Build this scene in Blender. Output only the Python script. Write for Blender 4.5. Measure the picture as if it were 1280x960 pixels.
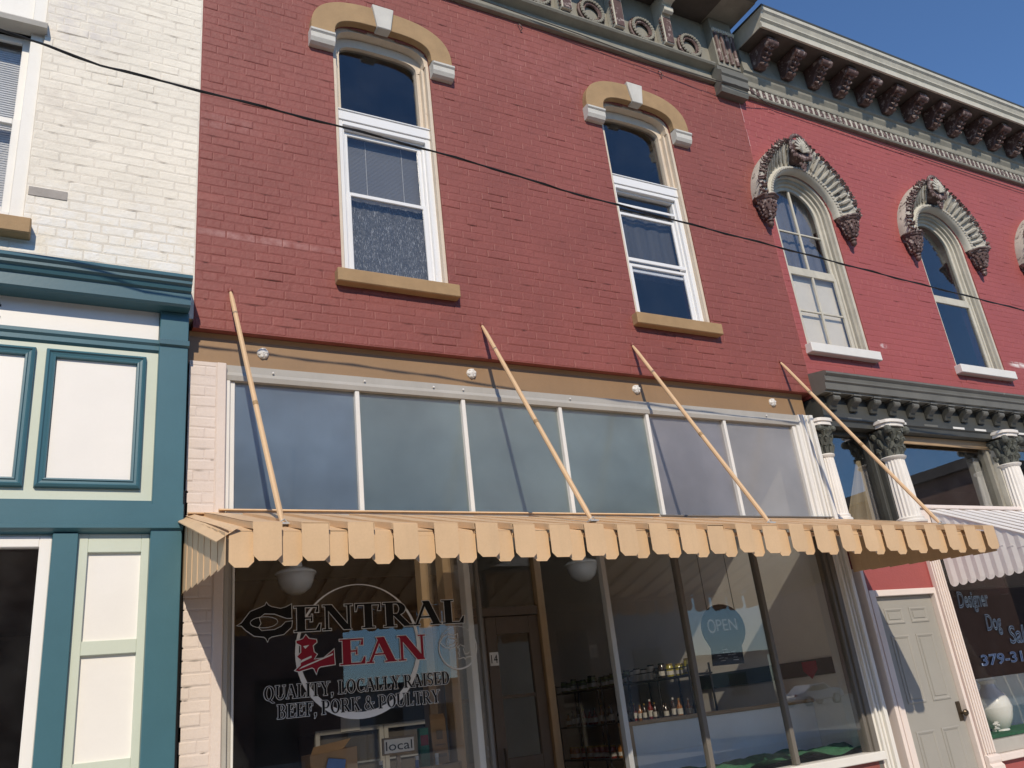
import bpy, bmesh, math, random
from mathutils import Vector, Matrix
R_ = math.radians
random.seed(7)
for o in list(bpy.data.objects): bpy.data.objects.remove(o)
SC = bpy.context.scene; COL = SC.collection

# ------------------------------------------------------------------ camera
CAM_YAW, CAM_PITCH, CAM_ROLL, CAM_F = 0.528316, 0.371944, 0.117126, 1061.05
fw = Vector((math.sin(CAM_YAW)*math.cos(CAM_PITCH), math.cos(CAM_YAW)*math.cos(CAM_PITCH), math.sin(CAM_PITCH)))
rt = Vector((math.cos(CAM_YAW), -math.sin(CAM_YAW), 0)); dn = fw.cross(rt)
c_, s_ = math.cos(CAM_ROLL), math.sin(CAM_ROLL)
r2 = rt*c_ + dn*s_; d2 = -rt*s_ + dn*c_
cd = bpy.data.cameras.new('camera'); cam = bpy.data.objects.new('camera', cd); COL.objects.link(cam)
m3 = Matrix((r2, -d2, -fw)).transposed()
cam.matrix_world = Matrix.Translation((0, -5.7, 1.45)) @ m3.to_4x4()
cd.sensor_width = 36; cd.lens = CAM_F/1280*36; cd.clip_end = 2000; cd.clip_start = .05
SC.camera = cam

# ------------------------------------------------------------------ world, sun, exposure
SUN = Vector((.36, 1, -.79)).normalized()          # the way the light travels
w = bpy.data.worlds.new('World'); SC.world = w; w.use_nodes = True
nt = w.node_tree; sky = nt.nodes.new('ShaderNodeTexSky'); sky.sky_type = 'NISHITA'; sky.sun_disc = False
sky.sun_elevation = math.asin(-SUN.z); sky.sun_rotation = math.atan2(-SUN.x, -SUN.y)
sky.air_density = 1.0; sky.dust_density = 0; sky.ozone_density = 8
bgn = nt.nodes['Background']; bgn.inputs[1].default_value = .15
nt.links.new(sky.outputs[0], bgn.inputs[0])
sl = bpy.data.lights.new('sun', 'SUN'); sl.energy = 3.7; sl.angle = R_(.53); sl.color = (1, .885, .72)
so = bpy.data.objects.new('sun', sl); COL.objects.link(so); so.rotation_euler = SUN.to_track_quat('-Z', 'Y').to_euler(); so.location = (-6, -20, 18)
SC.view_settings.view_transform = 'Standard'; SC.view_settings.look = 'None'; SC.view_settings.exposure = 0; SC.view_settings.gamma = 1
SC.view_settings.use_curve_mapping = False
SC.render.engine = 'CYCLES'
try:
    SC.cycles.transparent_max_bounces = 24; SC.cycles.max_bounces = 8
except Exception: pass

# ------------------------------------------------------------------ materials
MATS = {}
def mat(name, col, rough=.6, var=.12, scale=3., bump=.0, bscale=60., metal=0., spec=.5, streak=0., grain=.05, stain=None, coat=0., wear=None, sheen=0):
    m = bpy.data.materials.new(name); m.use_nodes = True; n = m.node_tree.nodes; l = m.node_tree.links
    b = n['Principled BSDF']; b.inputs['Roughness'].default_value = rough; b.inputs['Metallic'].default_value = metal
    b.inputs['Specular IOR Level'].default_value = spec
    if coat: b.inputs['Coat Weight'].default_value = coat; b.inputs['Coat Roughness'].default_value = .06
    g = n.new('ShaderNodeNewGeometry'); pos = g.outputs['Position']
    def noise(sc, det=5, vec=None, ro=.6):
        t = n.new('ShaderNodeTexNoise'); t.inputs['Scale'].default_value = sc; t.inputs['Detail'].default_value = det; t.inputs['Roughness'].default_value = ro
        l.new(vec or pos, t.inputs['Vector']); return t.outputs['Fac']
    def ramp(f, a, c, v0=0., v1=1.):
        r = n.new('ShaderNodeMapRange'); r.inputs[1].default_value = a; r.inputs[2].default_value = c; r.inputs[3].default_value = v0; r.inputs[4].default_value = v1
        l.new(f, r.inputs[0]); return r.outputs[0]
    def mixc(f, a, c):
        x = n.new('ShaderNodeMix'); x.data_type = 'RGBA'; l.new(f, x.inputs[0])
        for s, v in ((6, a), (7, c)):
            if hasattr(v, 'links'): l.new(v, x.inputs[s])
            else: x.inputs[s].default_value = (*v, 1)
        return x.outputs[2]
    lo = tuple(max(0, k*(1-var)) for k in col); hi = tuple(min(1, k*(1+var)) for k in col)
    c = mixc(ramp(noise(scale), .3, .7), lo, hi)
    if grain:
        c2 = mixc(ramp(noise(scale*37, 3), .25, .75), tuple(k*(1-grain) for k in (1, 1, 1)), (1, 1, 1))
        x = n.new('ShaderNodeMix'); x.data_type = 'RGBA'; x.blend_type = 'MULTIPLY'; x.inputs[0].default_value = 1
        l.new(c, x.inputs[6]); l.new(c2, x.inputs[7]); c = x.outputs[2]
    if streak:
        mp = n.new('ShaderNodeMapping'); mp.inputs['Scale'].default_value = (14, 14, .7); l.new(pos, mp.inputs[0])
        c = mixc(ramp(noise(1, 4, mp.outputs[0]), .5, .78, 0, streak), c, tuple(k*.42+.02 for k in col))
    if wear:
        wv = None; ws_ = wear[2]
        if isinstance(ws_, tuple):
            mp = n.new('ShaderNodeMapping'); mp.inputs['Scale'].default_value = ws_; l.new(pos, mp.inputs[0]); wv = mp.outputs[0]; ws_ = 1
        c = mixc(ramp(noise(ws_, 8, wv, .7), wear[1], wear[1]+.05), c, wear[0])
    if stain:   # a stain of its own shape: (axis-aligned ellipse centre, radii, colour, strength)
        for (cx, cy, cz), (rx, ry, rz), sc_, st in stain:
            mp = n.new('ShaderNodeMapping'); mp.vector_type = 'POINT'
            mp.inputs['Location'].default_value = (-cx/rx, -cy/ry, -cz/rz); mp.inputs['Scale'].default_value = (1/rx, 1/ry, 1/rz); l.new(pos, mp.inputs[0])
            ln = n.new('ShaderNodeVectorMath'); ln.operation = 'LENGTH'; l.new(mp.outputs[0], ln.inputs[0])
            ad = n.new('ShaderNodeMath'); ad.operation = 'MULTIPLY'; l.new(ramp(ln.outputs['Value'], .4, 1, 1, 0), ad.inputs[0]); l.new(ramp(noise(9, 6), .38, .62, 0, st), ad.inputs[1])
            c = mixc(ad.outputs[0], c, sc_)
    l.new(c, b.inputs['Base Color'])
    if bump:
        bn = n.new('ShaderNodeBump'); bn.inputs['Strength'].default_value = bump; bn.inputs['Distance'].default_value = .01
        l.new(noise(bscale, 6), bn.inputs['Height']); l.new(bn.outputs[0], b.inputs['Normal'])
    MATS[name] = m; return m
def glassmat(name, tint=(1, 1, 1), rough=0., ior=1.5, dust=.0):
    m = bpy.data.materials.new(name); m.use_nodes = True; n = m.node_tree.nodes; l = m.node_tree.links
    n.remove(n['Principled BSDF']); out = n['Material Output']
    tr = n.new('ShaderNodeBsdfTransparent'); tr.inputs[0].default_value = (*tint, 1)
    gl = n.new('ShaderNodeBsdfGlossy'); gl.inputs['Roughness'].default_value = rough; gl.inputs[0].default_value = (1, 1, 1, 1)
    fr = n.new('ShaderNodeFresnel'); fr.inputs[0].default_value = ior
    tc = n.new('ShaderNodeNewGeometry')
    e1 = n.new('ShaderNodeMath'); e1.operation = 'MULTIPLY_ADD'; e1.inputs[1].default_value = -2; e1.inputs[2].default_value = 1; l.new(tc.outputs['Backfacing'], e1.inputs[0])
    e2 = n.new('ShaderNodeMath'); e2.operation = 'POWER'; e2.inputs[0].default_value = ior; l.new(e1.outputs[0], e2.inputs[1]); l.new(e2.outputs[0], fr.inputs[0])
    no = n.new('ShaderNodeTexNoise'); no.inputs['Scale'].default_value = 1.6; no.inputs['Detail'].default_value = 2
    l.new(tc.outputs['Position'], no.inputs['Vector'])
    bp_ = n.new('ShaderNodeBump'); bp_.inputs['Strength'].default_value = .012; bp_.inputs['Distance'].default_value = .02; l.new(no.outputs['Fac'], bp_.inputs['Height'])
    l.new(bp_.outputs[0], gl.inputs['Normal'])
    mx = n.new('ShaderNodeMixShader'); l.new(fr.outputs[0], mx.inputs[0]); l.new(tr.outputs[0], mx.inputs[1]); l.new(gl.outputs[0], mx.inputs[2])
    last = mx
    if dust:
        df = n.new('ShaderNodeBsdfDiffuse'); df.inputs[0].default_value = (.7, .7, .68, 1)
        n2 = n.new('ShaderNodeTexNoise'); n2.inputs['Scale'].default_value = 4; n2.inputs['Detail'].default_value = 7; l.new(tc.outputs['Position'], n2.inputs['Vector'])
        rg = n.new('ShaderNodeMapRange'); rg.inputs[1].default_value = .35; rg.inputs[2].default_value = .75; rg.inputs[4].default_value = dust; l.new(n2.outputs['Fac'], rg.inputs[0])
        m2 = n.new('ShaderNodeMixShader'); l.new(rg.outputs[0], m2.inputs[0]); l.new(mx.outputs[0], m2.inputs[1]); l.new(df.outputs[0], m2.inputs[2]); last = m2
    l.new(last.outputs[0], out.inputs[0]); MATS[name] = m; return m

CHALK = (.62, .40, .38)
mat('red_paint', (.258, .071, .057), .62, .12, 1.3, .55, 26, grain=.10, streak=.12, stain=[((1.25, 0, 5.03), (.75, .3, .05), CHALK, .28), ((.9, 0, 6.05), (.5, .3, .10), CHALK, .16), ((4.4, 0, 7.6), (1.6, .3, .5), (.33, .11, .10), .5)])
mat('red_paint_b', (.27, .075, .060), .6, .14, 2.1, .55, 26, grain=.10, streak=.1)
mat('rose_paint', (.348, .083, .076), .58, .07, 1.1, .28, 45, grain=.06, stain=[((10.9, 0, 4.95), (.28, .3, .05), (.8, .72, .68), .9), ((8.3, 0, 4.93), (.08, .3, .04), (.85, .8, .78), 1)])
mat('white_wall', (.84, .78, .665), .75, .07, 2.2, .7, 22, grain=.10, wear=((.52, .47, .42), .665, 4.5), stain=[((0, 0, 4.7), (3, .5, .62), (.82, .80, .75), 1.), ((-.1, 0, 6.75), (.45, .3, .5), (.58, .54, .53), .55), ((-.15, 0, 5.9), (.25, .3, .25), (.60, .53, .45), .5)])
mat('grey_brick', (.36, .33, .30), .8, .15, 8, .3, 60)
mat('pier_paint', (.72, .62, .55), .65, .05, 2.5, .3, 40, grain=.06, streak=.08)
mat('mortar_red', (.235, .064, .052), .7, .15, 6, .5, 60); mat('mortar_rose', (.325, .078, .071), .7, .1, 6, .4, 60)
mat('mortar_white', (.74, .68, .58), .8, .12, 6, .5, 60); mat('mortar_pier', (.66, .57, .51), .7, .1, 6, .4, 60)
mat('band_brown', (.30, .185, .092), .5, .07, 2, .08, 30, streak=.10)
mat('tan_stone', (.37, .24, .12), .75, .12, 5, .25, 70, streak=.08)
mat('tan_awning', (.69, .475, .275), .45, .08, 2.5, .06, 25, streak=.16, grain=.07, wear=((.52, .35, .20), .70, 5))
mat('tan_wood', (.42, .28, .15), .45, .08, 3, .06, 40, streak=.08)
mat('key_stone', (.58, .56, .51), .75, .08, 6, .2, 60, streak=.12)
mat('white_vinyl', (.80, .80, .79), .3, .02, 3, 0, 40, grain=.02)
mat('jamb_paint', (.66, .56, .44), .6, .08, 5, .2, 60, streak=.15, wear=((.42, .33, .25), .66, 9))
mat('teal', (.054, .145, .180), .38, .06, 3, .04, 40, grain=.05); mat('teal_dark', (.046, .122, .155), .38, .06, 3, .04, 40)
mat('mint', (.60, .65, .54), .45, .03, 3, .03, 40, grain=.03); mat('cream', (.85, .82, .765), .42, .03, 2, .03, 30, grain=.02)
mat('off_white', (.76, .74, .69), .5, .04, 3, .05, 40, grain=.04, streak=.06)
mat('blush', (.78, .68, .62), .5, .04, 3, .05, 40, grain=.04, streak=.06)
mat('grey_trim', (.42, .40, .36), .5, .07, 3, .06, 40, streak=.1)
mat('alu', (.52, .52, .50), .35, .05, 4, 0, 40, metal=.35)
mat('alu_dark', (.16, .145, .125), .4, .08, 4, 0, 40)
mat('stone_olive', (.265, .25, .205), .68, .16, 4, .2, 50, streak=.3, grain=.12)
mat('stone_dirty', (.50, .47, .40), .68, .16, 6, .3, 50, streak=.3, grain=.12, wear=((.10, .085, .075), .56, 11))
mat('soffit_shade_brown', (.085, .070, .058), .75, .2, 5, .2, 50)  # dark brown that paints the shade under the cornices
mat('jamb_olive', (.40, .375, .31), .65, .12, 5, .2, 50, streak=.25)
mat('stone_pale', (.55, .52, .435), .65, .12, 5, .2, 50, streak=.22, grain=.08)
mat('iron_maroon', (.105, .060, .052), .6, .28, 9, .3, 50, wear=((.35, .28, .255), .545, 16))
mat('iron_dark', (.060, .060, .052), .55, .15, 5, .15, 50, wear=((.2, .19, .17), .66, 16))
mat('iron_grey', (.15, .145, .125), .55, .12, 4, .12, 50, streak=.12, wear=((.36, .34, .30), .68, 7))
mat('capital_green', (.10, .105, .088), .6, .22, 12, .3, 60, wear=((.34, .33, .28), .62, 22))
mat('col_white', (.80, .755, .69), .5, .04, 5, .06, 50, streak=.08)
mat('door_grey', (.34, .325, .29), .45, .04, 3, .04, 40, grain=.04)
mat('door_brown', (.125, .090, .062), .45, .15, 4, .06, 40, streak=.2)
mat('joint_shade', (.045, .016, .014), .9, .3, 9, 0); mat('joint_shade_pale', (.30, .26, .22), .9, .3, 9, 0)  # bare open joints, with the shade of the gap painted in
mat('bronze', (.10, .075, .05), .35, .2, 10, .05, 60, metal=.7)
mat('awn_white', (.84, .81, .78), .42, .04, 4, .04, 40, streak=.14)
mat('black', (.008, .008, .008), .55, .1, 5, 0); mat('black_vinyl', (.006, .006, .006), .5, .1, 5, 0, spec=.3)
mat('red_vinyl', (.30, .012, .03), .5, .05, 5, 0, spec=.3); mat('white_vinyl_decal', (.80, .80, .78), .6, .04, 5, 0, spec=.3); mat('line_vinyl', (.68, .68, .66), .6, .04, 5, 0, spec=.3)
mat('blue_vinyl', (.03, .09, .30), .5, .05, 5, 0, spec=.3); mat('paleblue_vinyl', (.34, .42, .55), .6, .04, 5, 0, spec=.3); mat('steel_vinyl', (.30, .40, .52), .5, .05, 5, 0, spec=.3)
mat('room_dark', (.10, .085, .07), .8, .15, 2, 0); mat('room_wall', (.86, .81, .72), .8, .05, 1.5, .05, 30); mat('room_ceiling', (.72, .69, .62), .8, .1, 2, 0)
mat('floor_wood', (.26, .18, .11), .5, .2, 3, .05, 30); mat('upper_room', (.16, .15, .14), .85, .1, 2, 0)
mat('panel_pale', (.80, .83, .86), .5, .05, 1.5, 0); mat('green_strip', (.020, .040, .030), .5, .1, 4, 0); mat('turf', (.03, .14, .06), .85, .25, 20, .9, 180)
mat('globe', (.80, .79, .74), .25, .03, 4, 0, coat=.4); mat('iron_black', (.02, .02, .02), .4, .15, 10, 0, metal=.3)
mat('jar_dark', (.05, .03, .02), .15, .3, 40, 0, coat=.6); mat('jar_yellow', (.42, .36, .04), .15, .25, 40, 0, coat=.6); mat('jar_red', (.22, .02, .015), .2, .25, 40, 0, coat=.5)
mat('jar_amber', (.36, .14, .03), .15, .25, 40, 0, coat=.6); mat('jar_green', (.10, .14, .04), .15, .3, 40, 0, coat=.6); mat('lid_white', (.75, .74, .70), .4, .05, 9, 0); mat('label_white', (.70, .67, .60), .6, .1, 60, 0)
mat('cap_gold', (.55, .38, .10), .3, .1, 9, 0, metal=.6); mat('cardboard', (.40, .25, .12), .8, .12, 6, .1, 50); mat('paper', (.66, .63, .56), .8, .05, 9, 0); mat('blue_print', (.10, .20, .42), .6, .2, 14, 0); mat('green_print', (.03, .16, .09), .6, .2, 20, 0)
mat('chalkboard', (.012, .013, .018), .55, .2, 8, 0, wear=((.05, .05, .06), .60, 3)); mat('chalk', (.52, .54, .56), .8, .1, 30, 0); mat('sign_wood', (.22, .16, .10), .7, .2, 8, .1, 60)
mat('cable', (.012, .012, .013), .5, .2, 12, .1, 60); mat('wire_grey', (.05, .045, .04), .6, .2, 12, 0); mat('white_plate', (.72, .70, .66), .5, .08, 20, 0)
mat('net', (.15, .15, .165), .9, .2, 4, .1, 40); mat('sheer', (.12, .12, .115), .9, .5, 60, .6, 90, grain=.4, wear=((.42, .42, .42), .55, (170, 170, 30))); mat('blind_slat', (.20, .20, .20), .5, .05, 5, 0); mat('shade_cream', (.82, .74, .60), .85, .06, 3, .1, 30); mat('pleat', (.60, .50, .34), .85, .08, 3, .1, 30); mat('screen', (.07, .07, .072), .8, .15, 60, 0)
mat('asphalt', (.11, .108, .10), .9, .2, 6, .5, 90); mat('concrete', (.53, .51, .465), .9, .1, 2, .3, 60, streak=0); mat('lot_concrete', (.30, .29, .265), .9, .12, 1.5, .2, 40); mat('ground', (.12, .12, .08), .95, .3, .3, .2, 5)
mat('far_brick', (.27, .155, .12), .85, .15, 4, .2, 30); mat('far_roof', (.10, .085, .08), .8, .2, 3, .1, 10); mat('far_pale', (.40, .39, .36), .8, .1, .8, .1, 20); mat('far_window', (.03, .035, .04), .12, .1, 3, 0); mat('far_trim', (.5, .48, .44), .7, .1, 2, 0)
mat('car_white', (.78, .78, .78), .25, .02, 2, 0, coat=.8); mat('car_glass', (.01, .012, .014), .05, .1, 3, 0); mat('tyre', (.02, .02, .02), .8, .1, 9, 0); mat('rim', (.45, .45, .46), .3, .1, 9, 0, metal=.8); mat('lamp_lens', (.6, .6, .6), .1, .1, 9, 0); mat('tail_lens', (.3, .01, .01), .15, .1, 9, 0)
mat('bark', (.10, .075, .05), .9, .2, 9, .5, 30); mat('leaf', (.06, .11, .03), .7, .3, 5, 0)
mat('pink_chalk', (.62, .36, .34), .8, .15, 9, 0); mat('pink', (.55, .12, .16), .7, .2, 30, 0); mat('curb_paint', (.34, .33, .30), .9, .1, 3, .2, 60)
def filmmat(name, col, var):
    """frosted film on glass: part reflects, part glows through, part passes"""
    mat(name, col, .6, var, 1.5, 0, 20, grain=.03); t = MATS[name].node_tree; n, l = t.nodes, t.links; out = n['Material Output']; pb = n['Principled BSDF']; pb.inputs['Specular IOR Level'].default_value = 0
    tl = n.new('ShaderNodeBsdfTranslucent'); tl.inputs[0].default_value = (.92, .92, .92, 1); tr = n.new('ShaderNodeBsdfTransparent'); gl = n.new('ShaderNodeBsdfGlossy'); gl.inputs['Roughness'].default_value = .16
    def mx(f, a, b2):
        x = n.new('ShaderNodeMixShader')
        if hasattr(f, 'links'): l.new(f, x.inputs[0])
        else: x.inputs[0].default_value = f
        l.new(a, x.inputs[1]); l.new(b2, x.inputs[2]); return x.outputs[0]
    fr = n.new('ShaderNodeFresnel'); g2 = n.new('ShaderNodeNewGeometry')
    e1 = n.new('ShaderNodeMath'); e1.operation = 'MULTIPLY_ADD'; e1.inputs[1].default_value = -2; e1.inputs[2].default_value = 1; l.new(g2.outputs['Backfacing'], e1.inputs[0])
    e2 = n.new('ShaderNodeMath'); e2.operation = 'POWER'; e2.inputs[0].default_value = 1.7; l.new(e1.outputs[0], e2.inputs[1]); l.new(e2.outputs[0], fr.inputs[0])
    body = mx(.55, tl.outputs[0], tr.outputs[0]); body = mx(.25, body, pb.outputs[0])
    l.new(mx(fr.outputs[0], body, gl.outputs[0]), out.inputs[0])
for i, (c, v) in enumerate([((.38, .53, .70), .28), ((.40, .54, .57), .26), ((.39, .52, .54), .26), ((.42, .57, .60), .28), ((.62, .61, .67), .25), ((.80, .78, .78), .22)]): filmmat('film_%d' % i, c, v)
glassmat('glass', (.985, .988, .985), 0, 1.55, .012); glassmat('glass_up', (.93, .94, .95), 0, 1.55, .006); glassmat('glass_old', (.9, .9, .88), .01, 1.52, .02); glassmat('glass_refl', (.85, .85, .84), 0, 2.1, .01)

# ------------------------------------------------------------------ mesh helpers
class MB:
    def __init__(s): s.v = []; s.f = []
    def add(s, vs, fs):
        b = len(s.v); s.v += [tuple(p) for p in vs]; s.f += [tuple(b+i for i in f) for f in fs]; return s
    def box(s, x0, x1, y0, y1, z0, z1):
        return s.add([(x, y, z) for x in (x0, x1) for y in (y0, y1) for z in (z0, z1)],
                     [(0, 1, 3, 2), (4, 6, 7, 5), (0, 4, 5, 1), (2, 3, 7, 6), (0, 2, 6, 4), (1, 5, 7, 3)])
    def prism(s, poly, y0, y1, ax='y'):
        n = len(poly)
        P = (lambda a, b, t: (a, t, b)) if ax == 'y' else (lambda a, b, t: (t, a, b)) if ax == 'x' else (lambda a, b, t: (a, b, t))
        vs = [P(a, b, y0) for a, b in poly] + [P(a, b, y1) for a, b in poly]
        fs = [tuple(range(n-1, -1, -1)), tuple(range(n, 2*n))] + [(i, (i+1) % n, n+(i+1) % n, n+i) for i in range(n)]
        return s.add(vs, fs)
    def sheet(s, prof, x0, x1):          # open profile (y,z) run along x
        n = len(prof)
        return s.add([(x, y, z) for x in (x0, x1) for y, z in prof], [(i, i+1, n+i+1, n+i) for i in range(n-1)])
    def run(s, prof, x0, x1):            # closed profile (y,z) run along x
        return s.prism(prof, x0, x1, 'x')
    def tube(s, pts, r, n=8, cap=True):
        pts = [Vector(p) for p in pts]; rs = r if isinstance(r, (list, tuple)) else [r]*len(pts)
        rings = []; vs = []; fs = []
        for i, p in enumerate(pts):
            t = (pts[min(i+1, len(pts)-1)] - pts[max(i-1, 0)]).normalized()
            a = t.cross(Vector((0, 0, 1)) if abs(t.z) < .9 else Vector((1, 0, 0))).normalized(); b = t.cross(a)
            for k in range(n):
                q = 2*math.pi*k/n; vs.append(p + (a*math.cos(q) + b*math.sin(q))*rs[i])
        for i in range(len(pts)-1):
            for k in range(n): fs.append((i*n+k, i*n+(k+1) % n, (i+1)*n+(k+1) % n, (i+1)*n+k))
        if cap: fs += [tuple(range(n)), tuple((len(pts)-1)*n + k for k in range(n-1, -1, -1))]
        return s.add(vs, fs)
    def lathe(s, c, prof, n=20, flute=0, fd=0., a0=0, a1=2*math.pi):     # prof (r,z)
        full = abs(a1-a0-2*math.pi) < 1e-6; m = n if full else n+1; vs = []
        for r, z in prof:
            for k in range(m):
                a = a0 + (a1-a0)*k/n; rr = r*(1-fd*(.5+.5*math.cos(a*flute))) if flute else r
                vs.append((c[0]+rr*math.cos(a), c[1]+rr*math.sin(a), c[2]+z))
        fs = [(i*m+k, i*m+(k+1) % m, (i+1)*m+(k+1) % m, (i+1)*m+k) for i in range(len(prof)-1) for k in range(n)]
        if full: fs += [tuple(range(m-1, -1, -1)), tuple((len(prof)-1)*m+k for k in range(m))]
        return s.add(vs, fs)
    def ball(s, c, r, sq=(1, 1, 1), n=8, m=5):
        pr = [(r*math.sin(math.pi*j/m), -r*math.cos(math.pi*j/m)) for j in range(m+1)]
        b = len(s.v); s.lathe((0, 0, 0), [(max(a, 1e-4), z) for a, z in pr], n)
        for i in range(b, len(s.v)):
            x, y, z = s.v[i]; s.v[i] = (c[0]+x*sq[0], c[1]+y*sq[1], c[2]+z*sq[2])
        return s
    def arcsweep(s, cx, cz, prof, a0=0, a1=math.pi, n=36):      # prof closed list of (radius, y)
        k = len(prof); vs = []; fs = []
        for i in range(n+1):
            a = a0+(a1-a0)*i/n
            for r, y in prof: vs.append((cx+r*math.cos(a), y, cz+r*math.sin(a)))
        for i in range(n):
            for j in range(k): fs.append((i*k+j, i*k+(j+1) % k, (i+1)*k+(j+1) % k, (i+1)*k+j))
        fs += [tuple(range(k)), tuple(n*k+j for j in range(k-1, -1, -1))]
        return s.add(vs, fs)
    def mesh(s, name, material, bevel=0, smooth=False):
        me = bpy.data.meshes.new(name); me.from_pydata(s.v, [], s.f)
        bm = bmesh.new(); bm.from_mesh(me); bmesh.ops.recalc_face_normals(bm, faces=bm.faces)
        if bevel:
            ed = [e for e in bm.edges if len(e.link_faces) == 2 and e.calc_face_angle(0) > .6]
            try: bmesh.ops.bevel(bm, geom=ed, offset=bevel, segments=1, affect='EDGES', clamp_overlap=True)
            except Exception: pass
        bm.to_mesh(me); bm.free()
        me.materials.append(MATS[material])
        if smooth:
            for p in me.polygons: p.use_smooth = True
            try: me.set_sharp_from_angle(angle=R_(42))
            except Exception: pass
        return me
def link(name, me, parent=None, loc=None):
    o = bpy.data.objects.new(name, me); COL.objects.link(o)
    if parent:
        o.parent = parent
        if parent.parent is None: o.location = -parent.location if parent.type == 'EMPTY' else (0, 0, 0)
    if loc is not None: o.location = Vector(o.location) + Vector(loc)
    return o
def part(name, mb, material, parent, bevel=0, smooth=False, label=None):
    o = link(name, mb.mesh(name, material, bevel, smooth), parent)
    if label: o['label'] = label
    return o
def parts(name, boxes, material, parent, bevel=0):
    for b in boxes: part(name, MB().box(*b), material, parent, bevel)
def tag(o, label, cat, group=None):
    o['label'] = label; o['category'] = cat
    if group: o['group'] = group
    return o
def thing(name, label, cat, loc=(0, 0, 0), group=None):
    o = bpy.data.objects.new(name, None); COL.objects.link(o); o.location = loc; o.empty_display_size = .1
    return tag(o, label, cat, group)
def solo(name, mb, material, label, cat, group=None, bevel=0, smooth=False):
    o = link(name, mb.mesh(name, material, bevel, smooth)); return tag(o, label, cat, group)
def struct(name, mb, material):
    o = link(name, mb.mesh(name, material)); o['kind'] = 'structure'; return o
def frame(x0, x1, z0, z1, y0, y1, w, wb=None, wt=None):
    wb = w if wb is None else wb; wt = w if wt is None else wt
    return MB().box(x0, x0+w, y0, y1, z0, z1).box(x1-w, x1, y0, y1, z0, z1).box(x0+w, x1-w, y0+.0007, y1-.0007, z0, z0+wb).box(x0+w, x1-w, y0+.0007, y1-.0007, z1-wt, z1)
def B(*a): return MB().box(*a)

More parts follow.
